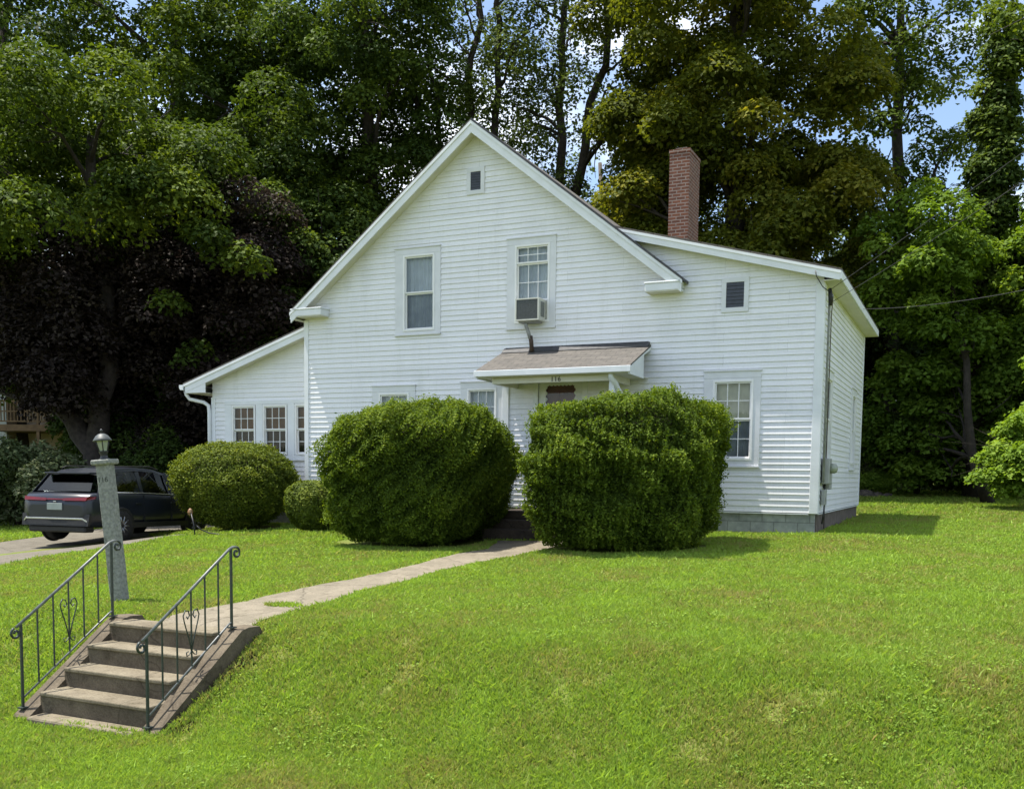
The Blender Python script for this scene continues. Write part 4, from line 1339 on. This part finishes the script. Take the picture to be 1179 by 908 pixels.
# ------------------------------------------------------------------ trees
def wobble(p0, p1, n, amp, rng):
    p0, p1 = np.array(p0, float), np.array(p1, float)
    t = np.linspace(0, 1, n)[:, None]
    pts = p0 + (p1 - p0) * t
    w = np.cumsum(rng.normal(size=(n, 3)), 0) * amp
    w -= w[0] + (w[-1] - w[0]) * t
    return pts + w

MULT = 1.75                                      # leaves per clump; the leaves shrink to match
def clumps(ells, nper, rng):
    out, sc = [], []
    for el, n in zip(ells, nper):
        (dx, dy, zc, rx, ry, rz), k_ = el[:6], (el[6] if len(el) > 6 else 1.0)
        d = unit(rng.normal(size=(n * 6, 3)))
        r = np.where(rng.random(n * 6) < .72, .72 + .32 * rng.random(n * 6), .25 + .5 * rng.random(n * 6))
        c = d * r[:, None] * np.array([rx, ry, rz]) + np.array([dx, dy, zc])
        # keep a spread-out subset
        keep = []
        md = 0.75 * (rx * ry * rz / n) ** (1 / 3)
        for p in c:
            if len(keep) >= n: break
            if all((p - q) @ (p - q) > md * md for q in keep[-80:]): keep.append(p)
        out += keep
        sc += [k_] * len(keep)
    return np.array(out), sc

def tree(name, label, base, h, ells, nper, m, bark='bark', tr=.25, cr=(.7, 1.25), per=330, L=.2, seed=1, group=None, stems=None, limbs=14,
         flat=.62, tintbias=0.0, top=None, thin=0.0, cat='tree'):
    rng = np.random.default_rng(seed)
    z0 = Hf(*base) - .05
    t = thing(name, label, cat, (base[0], base[1], z0), group=group)
    cs, csc = clumps(ells, nper, rng)
    cs[:, 2] = np.maximum(cs[:, 2], .5)
    # trunk and limbs
    mb = MB()
    stems = stems or [[(0, 0, 0), ((top or (0, 0))[0], (top or (0, 0))[1], h * .86)]]
    lines = []
    for s_ in stems:
        pts = []
        for a, b in zip(s_[:-1], s_[1:]):
            seg = wobble(a, b, 7, .06 + .004 * h, rng)
            pts += list(seg if not pts else seg[1:])
        pts = np.array(pts)
        z = pts[:, 2] / h
        rad = tr * np.clip(1.12 - z, .08, 1) ** .8 * (1 + .5 * np.exp(-pts[:, 2] / .5)) * (1 if len(stems) == 1 else .8)
        mb.tube(pts, list(rad), 10)
        lines.append((pts, rad))
    order = [i for i in rng.permutation(len(cs)) if csc[i] == 1.0][:limbs]
    for i in order:
        c = cs[i]
        best = None
        for pts, rad in lines:
            zt = c[2] - .35 * np.hypot(c[0] - pts[:, 0], c[1] - pts[:, 1]) - .5
            k = int(np.argmin(np.abs(pts[:, 2] - np.clip(zt, 1.0, None))))
            dd = np.linalg.norm(pts[k] - c)
            if best is None or dd < best[0]: best = (dd, pts[k], rad[k])
        if best[0] > 9: continue
        w = wobble(best[1], c, 6, .10, rng)
        mid = np.linspace(0, 1, 6)
        w[:, 2] += .12 * best[0] * np.sin(mid * math.pi) * .5
        r0 = min(best[2] * .55, .028 * best[0] + .02)
        mb.tube(w, list(r0 * (1 - .85 * mid)), 6, cap=False)
        for q in range(2):                       # side twigs
            a = w[3]; b = c + rng.normal(size=3) * .8
            mb.tube(wobble(a, b, 4, .06, rng), [r0 * .4, r0 * .3, r0 * .2, r0 * .1], 5, cap=False)
    mb.build('trunk', bark, t, local=True)
    # leaves, in clumps that catch the light on top
    P, Nn, T = [], [], []
    for c, k_ in zip(cs, csc):
        r = (cr[0] + (cr[1] - cr[0]) * rng.random()) * k_
        n = int(per * MULT * (r / ((cr[0] + cr[1]) / 2)) ** 2 * (1 - thin * rng.random()))
        d = unit(rng.normal(size=(n, 3)))
        up = rng.random(n) < .8
        d[:, 2] = np.where(up, np.abs(d[:, 2]), d[:, 2])
        rr = r * (.60 + .45 * rng.random(n) ** .6)
        off = d * rr[:, None] * np.array([1.1, 1.1, flat])
        # droop at the rim of the clump
        off[:, 2] -= .32 * r * (np.hypot(off[:, 0], off[:, 1]) / r) ** 2
        P.append(c + off)
        Nn.append(unit(d * .7 + np.array([0, 0, .7]) + rng.normal(size=(n, 3)) * .42))
        T.append(np.full(n, rng.normal() * .12) + rng.normal(size=n) * .14)
    P, Nn, T = np.concatenate(P), np.concatenate(Nn), np.concatenate(T)
    P = P + rng.normal(size=P.shape) * .05
    k = P[:, 2] > .15
    P, Nn, T = P[k], Nn[k], T[k]
    L = L * MULT ** -.5 * 1.04
    v = leaf_quads(P, Nn, L * (.65 + .7 * rng.random(len(P))), L * .68 * (.65 + .7 * rng.random(len(P))), rng)
    np_mesh('crown', v, 4, m, .45 + T + tintbias, t)
    return t

G = 'trees of the wood behind the house'
# left: the dark mass
tree('broadleaf_tree', 'big domed tree with bright upper leaves filling the upper left, above the parked car', (-22.15, 3.68), 13.6,
     [(-.6, -.2, 10.4, 5.0, 4.6, 3.1), (-5.0, .5, 6.4, 3.2, 3, 2.4), (3.2, -1.3, 9.6, .7, .5, .35, .62), (4.1, -.9, 9.4, .8, .5, .35, .62), (2.7, -1.6, 9.0, .5, .4, .3, .55), (5.1, .2, 8.2, .6, .5, .4, .6), (5.6, .4, 7.7, .6, .4, .3, .55), (3.7, -.2, 6.5, .35, .3, .25, .5), (4.0, .2, 5.0, .4, .3, .3, .5)], [78, 30, 4, 4, 3, 4, 3, 2, 2], 'leaf_forest', tr=.42, seed=101, group=G, per=380, L=.2, tintbias=.05,
     stems=[[(0, 0, 0), (.3, 0, 2.2), (-2.0, -.3, 5.0), (-3.5, -.5, 9)], [(0, 0, 0), (.3, 0, 2.2), (.8, .2, 7), (.5, 0, 11.5)]])
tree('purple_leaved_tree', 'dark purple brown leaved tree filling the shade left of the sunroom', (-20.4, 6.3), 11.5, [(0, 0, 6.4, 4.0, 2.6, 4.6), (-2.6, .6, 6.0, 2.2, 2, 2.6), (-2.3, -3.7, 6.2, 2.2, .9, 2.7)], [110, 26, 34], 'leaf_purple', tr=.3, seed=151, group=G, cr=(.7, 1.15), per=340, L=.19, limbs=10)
tree('broadleaf_tree', 'tall dark tree at the far left edge behind the domed tree', (-34.7, 11.1), 24, [(0, 0, 14, 6.5, 6, 9.5)], [110], 'leaf_deep', tr=.5, seed=102, group=G, cr=(.9, 1.6), L=.26)
tree('broadleaf_tree', 'tall tree with light mottled upper leaves above the left sunroom', (-26.8, 12.58), 24, [(0, 0, 14.5, 6.0, 5.5, 9)], [115], 'leaf_forest', tr=.5, seed=103, group=G, cr=(.8, 1.5), L=.24, tintbias=.04)
tree('broadleaf_tree', 'dark green tree between the mottled tall tree and the house gable', (-21.6, 11.7), 18.5, [(0, 0, 10.8, 4.6, 4.3, 7.6)], [105], 'leaf_forest', tr=.4, seed=104, group=G, cr=(.7, 1.3), L=.22, tintbias=-.03)
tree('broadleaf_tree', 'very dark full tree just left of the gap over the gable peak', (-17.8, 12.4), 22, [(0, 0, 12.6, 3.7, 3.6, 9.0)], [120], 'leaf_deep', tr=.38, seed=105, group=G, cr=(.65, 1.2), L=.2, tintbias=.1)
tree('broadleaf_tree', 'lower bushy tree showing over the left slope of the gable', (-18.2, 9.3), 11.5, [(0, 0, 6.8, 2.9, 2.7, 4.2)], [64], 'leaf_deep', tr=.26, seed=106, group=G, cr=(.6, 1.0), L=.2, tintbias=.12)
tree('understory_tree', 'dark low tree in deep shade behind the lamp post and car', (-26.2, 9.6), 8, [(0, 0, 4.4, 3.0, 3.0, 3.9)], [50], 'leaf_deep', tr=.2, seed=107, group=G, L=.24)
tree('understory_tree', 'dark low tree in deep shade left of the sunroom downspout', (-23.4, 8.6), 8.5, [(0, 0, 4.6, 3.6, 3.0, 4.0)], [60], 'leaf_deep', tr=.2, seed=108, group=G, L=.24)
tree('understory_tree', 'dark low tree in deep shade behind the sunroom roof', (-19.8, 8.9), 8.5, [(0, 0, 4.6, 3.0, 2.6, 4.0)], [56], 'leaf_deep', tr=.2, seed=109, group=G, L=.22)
# middle: tall thin trunks against the sky
tree('tall_tree', 'slim tall tree with two bare trunks rising behind the gable peak', (-15.35, 15.7), 25,
     [(0.2, 0, 16.5, 3.2, 3, 7.5), (-.3, 0, 9.5, 1.5, 1.5, 3)], [64, 14], 'leaf_thin', 'bark', .27, seed=111, group=G, cr=(.55, 1.1), per=145, L=.2, thin=.5, limbs=26,
     stems=[[(0, 0, 0), (-.25, 0, 8), (-.05, 0, 13), (.55, 0, 18), (.5, 0, 23)], [(.1, 0, 0), (.2, 0, 8), (1.0, .1, 13), (1.25, .1, 18), (1.3, 0, 22)]])
tree('tall_tree', 'tall forked tree with a dark trunk behind the right slope of the gable', (-12.4, 17.1), 25,
     [(.6, 0, 17, 3.6, 3, 7.5), (-.6, 0, 10.5, 1.9, 1.7, 3.2)], [70, 18], 'leaf_thin', 'bark', .31, seed=112, group=G, cr=(.55, 1.1), per=150, L=.2, thin=.5, limbs=26,
     stems=[[(0, 0, 0), (.0, 0, 9), (.3, 0, 14), (.6, 0, 19), (.5, 0, 23)], [(.05, 0, 0), (.25, 0, 9), (1.3, .1, 14), (2.0, .1, 19), (2.1, 0, 22)]])
tree('tall_tree', 'thin crooked tree leaning left of the two bare trunks', (-16.3, 14.6), 20, [(-.4, 0, 13, 1.8, 1.8, 5.5)], [26], 'leaf_thin', 'bark', .22, seed=113, group=G, cr=(.5, 1.0), per=110, L=.2, thin=.5,
     stems=[[(0, 0, 0), (.1, 0, 7), (-.4, 0, 12), (-1.0, 0, 18)], [(0, 0, 0), (.1, 0, 7), (.4, 0, 12), (-.1, 0, 17)]])
tree('far_tree', 'pale sparse tree far behind, seen left of the gable peak', (-24.2, 27), 19, [(0, 0, 11, 4.2, 4, 6.5)], [55], 'leaf_thin', 'grey_bark', .3, seed=114, group=G, cr=(.7, 1.3), per=120, L=.26, thin=.4, tintbias=.08)
tree('far_tree', 'pale sparse tree far behind, seen right over the gable peak', (-20.6, 31), 20, [(0, 0, 11, 4.2, 4, 7)], [55], 'leaf_thin', 'grey_bark', .3, seed=115, group=G, cr=(.7, 1.3), per=120, L=.28, thin=.4, tintbias=.08)
tree('far_tree', 'pale sparse tree far behind, seen between the forked trunk and the olive maple', (-16.2, 32.5), 20, [(0, 0, 10.5, 4.4, 4, 7)], [55], 'leaf_thin', 'grey_bark', .3, seed=116, group=G, cr=(.7, 1.3), per=120, L=.28, thin=.4, tintbias=.08)
# right: the maple and its neighbours
tree('maple_tree', 'big olive brown maple directly behind the brick chimney', (-5.4, 15.9), 23,
     [(0, 0, 14.6, 4.7, 4.2, 7.4), (-3.0, -.6, 10.8, 2.3, 2.2, 3.2), (2.0, -.6, 8.6, 3.0, 2.6, 3.4)], [96, 26, 34], 'leaf_maple', 'bark', .45, seed=121, group=G, cr=(.7, 1.25), per=560, L=.21, tintbias=.08)
tree('broadleaf_tree', 'dark tree low behind the roof between the maple and the forked trunk', (-9.6, 20.4), 14, [(0, 0, 8, 2.6, 2.6, 5.2)], [52], 'leaf_forest', tr=.28, seed=122, group=G, per=260, L=.22, tintbias=.03)
tree('broadleaf_tree', 'dark tree low behind the right wing roof under the maple', (-3.9, 22.4), 12, [(0, 0, 6.6, 3.8, 3, 5.2)], [70], 'leaf_deep', tr=.28, seed=123, group=G, L=.22, tintbias=.1)
tree('tall_tree', 'open branched tree with sky between its limbs right of the maple', (-.6, 21.3), 23,
     [(.2, 0, 15.5, 2.6, 2.6, 5.6), (1.6, 0, 12.5, 1.8, 1.6, 2.6)], [46, 12], 'leaf_forest', 'bark', .3, seed=124, group=G, cr=(.5, .95), per=170, L=.22, thin=.4, limbs=22, tintbias=.08)
tree('vine_covered_tree', 'column-like trunk smothered in dark vines against the sky at right', (2.75, 16.4), 16.5,
     [(0, 0, 7.8, .6, .6, 3.2), (.1, 0, 12.0, .5, .5, 3.2)], [42, 38], 'leaf_deep', 'bark', .35, seed=125, group=G, cr=(.38, .62), per=230, L=.2, tintbias=.22)
tree('broadleaf_tree', 'fresh green lower tree left of the vine covered trunk', (3.0, 13.6), 9.5, [(-2.2, .6, 7.4, 1.9, 1.7, 2.0), (-1.1, 1.1, 5.6, 1.3, 1.2, 1.6), (-1.7, 2.2, 3.6, 1.8, 1.1, 1.9), (-2.3, 2.4, 2.0, 1.8, .9, 1.3)], [36, 16, 22, 18], 'leaf_light', tr=.13, top=(-1.6, .5), seed=126, group=G, cr=(.4, .8), per=230, L=.2, thin=.4)
tree('broadleaf_tree', 'fresh green tree hung with vines at the right edge of the photo', (4.35, 15.9), 10, [(0, 0, 6.0, 1.7, 1.7, 3.6), (-.9, -.5, 3.6, .7, .7, 2.4), (.2, .6, 2.6, 1.6, 1.2, 2.0)], [48, 18, 30], 'leaf_light', tr=.2, seed=127, group=G, cr=(.45, .85), per=260, L=.19, tintbias=.05)
tree('overhanging_tree', 'tree reaching a leafy branch into the top right corner of the sky', (8.4, 10.5), 17,
     [(-2.6, 2, 13.4, 3.6, 2.4, .9), (.6, 0, 9.0, 3, 3.4, 6)], [34, 70], 'leaf_forest', 'bark', .3, seed=128, group=G, cr=(.4, .8), per=130, L=.17, thin=.4, limbs=30, tintbias=.1)  # large lower crown is added out of view to darken the right side wall
for i, (x, y, hh, rx, lab) in enumerate(((-1.5, 23.6, 9.5, 2.9, 'deeply shaded tree right beside the back corner of the house'), (1.6, 23.2, 10.5, 2.8, 'deeply shaded tree under the fresh green lower tree'),
                                         (3.4, 24.2, 10, 2.8, 'deeply shaded tree behind the vine covered trunk'), (5.6, 22.6, 9.5, 2.8, 'deeply shaded tree at the right edge behind the pale shrub'))):
    tree('understory_tree', lab, (x, y), hh, [(0, 0, hh * .53, rx, 2.6, hh * .46)], [70], 'leaf_deep', tr=.22, seed=140 + i, group=G, per=300, L=.22, tintbias=.06)

# shrubs at the edges of the lawn
def loose_bush(name, label, base, ells, n, m, seed, per=230, L=.12, cr=(.3, .6), tb=0., group=None, flat=.7):
    return tree(name, label, base, max(e[2] + e[5] for e in ells), ells, n, m, 'bark', .06, cr, per, L, seed, group, limbs=16, flat=flat, tintbias=tb,
                stems=[[(0, 0, 0), (.1 * k - .2, .05 * k, 1.2)] for k in range(4)], cat='shrub')
loose_bush('leafy_shrub', 'bright pale green leafy shrub at the right edge of the lawn', (4.65, 10.9), [(0, 0, 1.7, 1.7, 1.4, 1.6), (-.9, 0, 1.3, 1.0, 1.0, .9), (.1, .2, 3.2, 1.2, 1.0, 1.1)], [52, 22, 26], 'leaf_pale', 201, per=200, L=.15, cr=(.28, .55), flat=.5)
loose_bush('dark_shrub', 'wide dark shrub at the back of the lawn beside the house corner', (.85, 17.9), [(0, 0, 1.3, 2.1, 1.2, 1.35), (-1.2, .1, 1.9, .9, .9, 1.0)], [60, 18], 'leaf_deep', 202, tb=.35)
loose_bush('dark_shrub', 'dark shrub at the back of the lawn behind the pale leafy shrub', (2.9, 18.2), [(0, 0, 1.2, 1.6, 1.2, 1.25)], [40], 'leaf_deep', 203, tb=.12)
loose_bush('flowering_shrub', 'pale mottled shrub behind the back of the parked car', (-20.9, .3), [(0, 0, 1.15, 2.2, 1.5, 1.15), (-2.2, 0, 1.0, 1.5, 1.2, 1.0)], [56, 30], 'leaf_hydrangea', 204, per=240, L=.15, tb=.05)
loose_bush('dark_shrub', 'dark shrub between the pale mottled shrub and the sunroom', (-20.2, 4.6), [(0, 0, 1.3, 2.2, 1.4, 1.4)], [50], 'leaf_deep', 205, L=.15, tb=.05)
loose_bush('dark_shrub', 'tall dark shrub in the shade directly behind the granite lamp post', (-23.0, 6.2), [(0, 0, 2.2, 2.6, 1.6, 2.2)], [60], 'leaf_deep', 207, L=.18, cr=(.4, .75))
loose_bush('dark_shrub', 'tall dark shrub in the shade under the neighbouring deck', (-27.5, 4.8), [(0, 0, .8, 2.6, 1.6, .7)], [36], 'leaf_deep', 208, L=.18, cr=(.4, .75))
loose_bush('low_plant', 'low yellow green plant above the rocks near the back corner of the house', (-.50, 16.5), [(0, 0, .52, .62, .35, .26)], [24], 'leaf_pale', 206, L=.1, cr=(.16, .3), tb=.1)

# the far wood that closes every gap low down
rng = np.random.default_rng(77)
cw = []
for i in range(520):
    a = R(-62 + 74 * rng.random())
    dist = 62 + 14 * rng.random()
    x, y = 2.4 + dist * math.sin(a), -18 + dist * math.cos(a)
    cw.append((x, y, Hf(x, y) + 11.5 * rng.random() ** .8))
cw = np.array(cw)
P = (cw[:, None, :] + rng.normal(size=(520, 150, 3)) * np.array([1.5, 1.5, .9])).reshape(-1, 3)
Nn = unit(rng.normal(size=P.shape) * .7 + np.array([0, 0, .7]))
wood = np_mesh('far_wood', leaf_quads(P, Nn, .42, .3, rng), 4, 'leaf_forest', .5 + .15 * rng.normal(size=len(P)))
tag(wood, 'mass of distant foliage closing off the gaps behind the trees', None, None, 'stuff')

# ------------------------------------------------------------------ grass
rng = np.random.default_rng(9)
def noise2(x, y, seed, base):
    r = np.random.default_rng(seed)
    f = np.zeros(len(x))
    for k in range(7):
        a = r.random() * 6.28
        q = base * 1.6 ** k
        f += np.sin((x * math.cos(a) + y * math.sin(a)) * q + r.random() * 6.28) * np.sin((-x * math.sin(a) + y * math.cos(a)) * q * .8 + r.random() * 6.28) / 1.25 ** k
    return f / 2
NB_ = 1780000
NX_ = 430000                                     # sparser cover either side of the view
ang = np.radians(-56 + 63 * rng.random(NB_))
ang[:NX_] = np.radians(np.where(rng.random(NX_) < .25, -76 + 20 * rng.random(NX_), 7 + 45 * rng.random(NX_)))
d = 5.6 * (46 / 5.6) ** (rng.random(NB_) ** 1.15)
gx, gy = 2.448 + d * np.sin(ang), -18.03 + d * np.cos(ang)
driv = np.concatenate([drv_l, drv_r[::-1]])
pth = np.concatenate([path_l, path_r[::-1]])
tuft = noise2(gx, gy, 33, 6.0)
# grass creeps a little over the path edges
px = np.interp(gy, path_l[:, 1], path_l[:, 0]); qx = np.interp(gy, path_r[:, 1], path_r[:, 0])
on_path = (gy > -10.78) & (gy < -2.2) & (gx > px + .05 * tuft) & (gx < qx + .05 * tuft)
patch = (np.hypot((gx + 4.35) / .25, (gy + 9.35) / .12) < 1 + .3 * tuft)
kill = (on_path & ~patch) | in_poly(gx, gy, driv)
kill |= (gx > -5.54) & (gx < -3.76) & (gy > -11.88) & (gy < -10.44)
kill |= (gx > -5.24) & (gx < -4.0) & (gy > -11.93 + .04 * tuft) & (gy < -11.9)
kill |= (gx > -11.1) & (gx < .02) & (gy > .0) & (gy < 8)
kill |= (gx > -14.3) & (gx < -11) & (gy > .5) & (gy < 6)
kill |= (gx > -5.8) & (gx < -3.5) & (gy > -2.1) & (gy < 0)
kill |= (gy > 20.5)
for c, w_, d_ in (((-6.80, -2.65), 1.45, 1.1), ((-2.72, -2.6), 1.4, 1.1), ((-12.45, -.8), 1.2, .9), ((-10.02, -1.15), .5, .45)):
    kill |= np.hypot((gx - c[0]) / w_, (gy - c[1]) / d_) < 1
n1 = noise2(gx, gy, 5, .55); n2 = noise2(gx, gy, 6, 1.9)
n3 = noise2(gx, gy, 61, 3.1)
kill |= (n3 + .8 * tuft < -.75) & (rng.random(NB_) < .62)
edge = (gy > -10.7) & (gy < -3.4) & ((np.abs(gx - px) < .09 + .05 * tuft) | (np.abs(gx - qx) < .05 + .03 * tuft))
kill |= edge & (rng.random(NB_) < .7)
gx, gy, d, n1, n2, n3, tuft = [a[~kill] for a in (gx, gy, d, n1, n2, n3, tuft)]
k = len(gx)
gz = H(gx, gy)
hh = (.030 + .028 * rng.random(k)) * (1 + .22 * tuft + .2 * n2) * np.clip(d / 16, 1, 1.7)
tall = rng.random(k) < .015
hh = np.where(tall, hh * 1.7, hh)
ww = (.0042 + .003 * rng.random(k)) * np.clip(d / 7.5, 1, 5)
a = rng.random(k) * 6.283
lean_ = rng.normal(size=(k, 2)) * .45
b0 = np.stack([gx, gy, gz - .004], -1)
sd = np.stack([np.cos(a) * ww, np.sin(a) * ww, np.zeros(k)], -1)
mid = b0 + np.stack([lean_[:, 0] * hh * .35, lean_[:, 1] * hh * .35, hh * .6], -1)
tip = b0 + np.stack([lean_[:, 0] * hh, lean_[:, 1] * hh, hh], -1)
v = np.stack([b0 - sd, b0 + sd, mid + sd * .7, tip, mid - sd * .7], 1)
n4 = noise2(gx, gy, 71, 1.1)
tint = .56 + .15 * n1 + .16 * n2 + .20 * n3 + .12 * n4 + .17 * rng.normal(size=k)
grass = np_mesh('grass', v, 5, 'blade', tint)
tag(grass, 'short mown green grass with yellowish patches covering the lawn', None, None, 'stuff')

# clover and broad-leaved weeds in loose patches
NC = 90000
ang = np.radians(-56 + 63 * rng.random(NC))
d = 5.8 * (24 / 5.8) ** (rng.random(NC) ** 1.1)
cx_, cy_ = 2.448 + d * np.sin(ang), -18.03 + d * np.cos(ang)
w1 = noise2(cx_, cy_, 91, 1.3) + .7 * noise2(cx_, cy_, 92, 5.0)
ok = (w1 > .55) & ~in_poly(cx_, cy_, driv) & ~((cx_ > -5.7) & (cx_ < -3.6) & (cy_ < -10.4)) & (cy_ < 6) & ~((cx_ > -14.4) & (cx_ < .1) & (cy_ > -.1))
ok &= ~((cx_ > -5.2) & (cx_ < -3.8) & (cy_ > -10.9) & (cy_ < -1.8))
for c, w_, d_ in (((-6.5, -2.8), 1.6, 1.6), ((-2.66, -2.8), 1.6, 1.6), ((-12.45, -.8), 1.4, 1.1)): ok &= np.hypot((cx_ - c[0]) / w_, (cy_ - c[1]) / d_) > 1
cx_, cy_, d = cx_[ok], cy_[ok], d[ok]
kk = len(cx_)
Pc = np.stack([cx_, cy_, H(cx_, cy_) + .022 + .03 * rng.random(kk)], -1)
sz = (.016 + .014 * rng.random(kk)) * np.clip(d / 11, 1, 1.6)
clov = np_mesh('clover', leaf_quads(Pc, unit(rng.normal(size=(kk, 3)) * .35 + np.array([0, 0, 1])), sz, sz * .9, rng), 4, 'clover', .5 + .22 * rng.normal(size=kk))
tag(clov, 'low clover and broad leaved weeds scattered through the lawn', None, None, 'stuff')
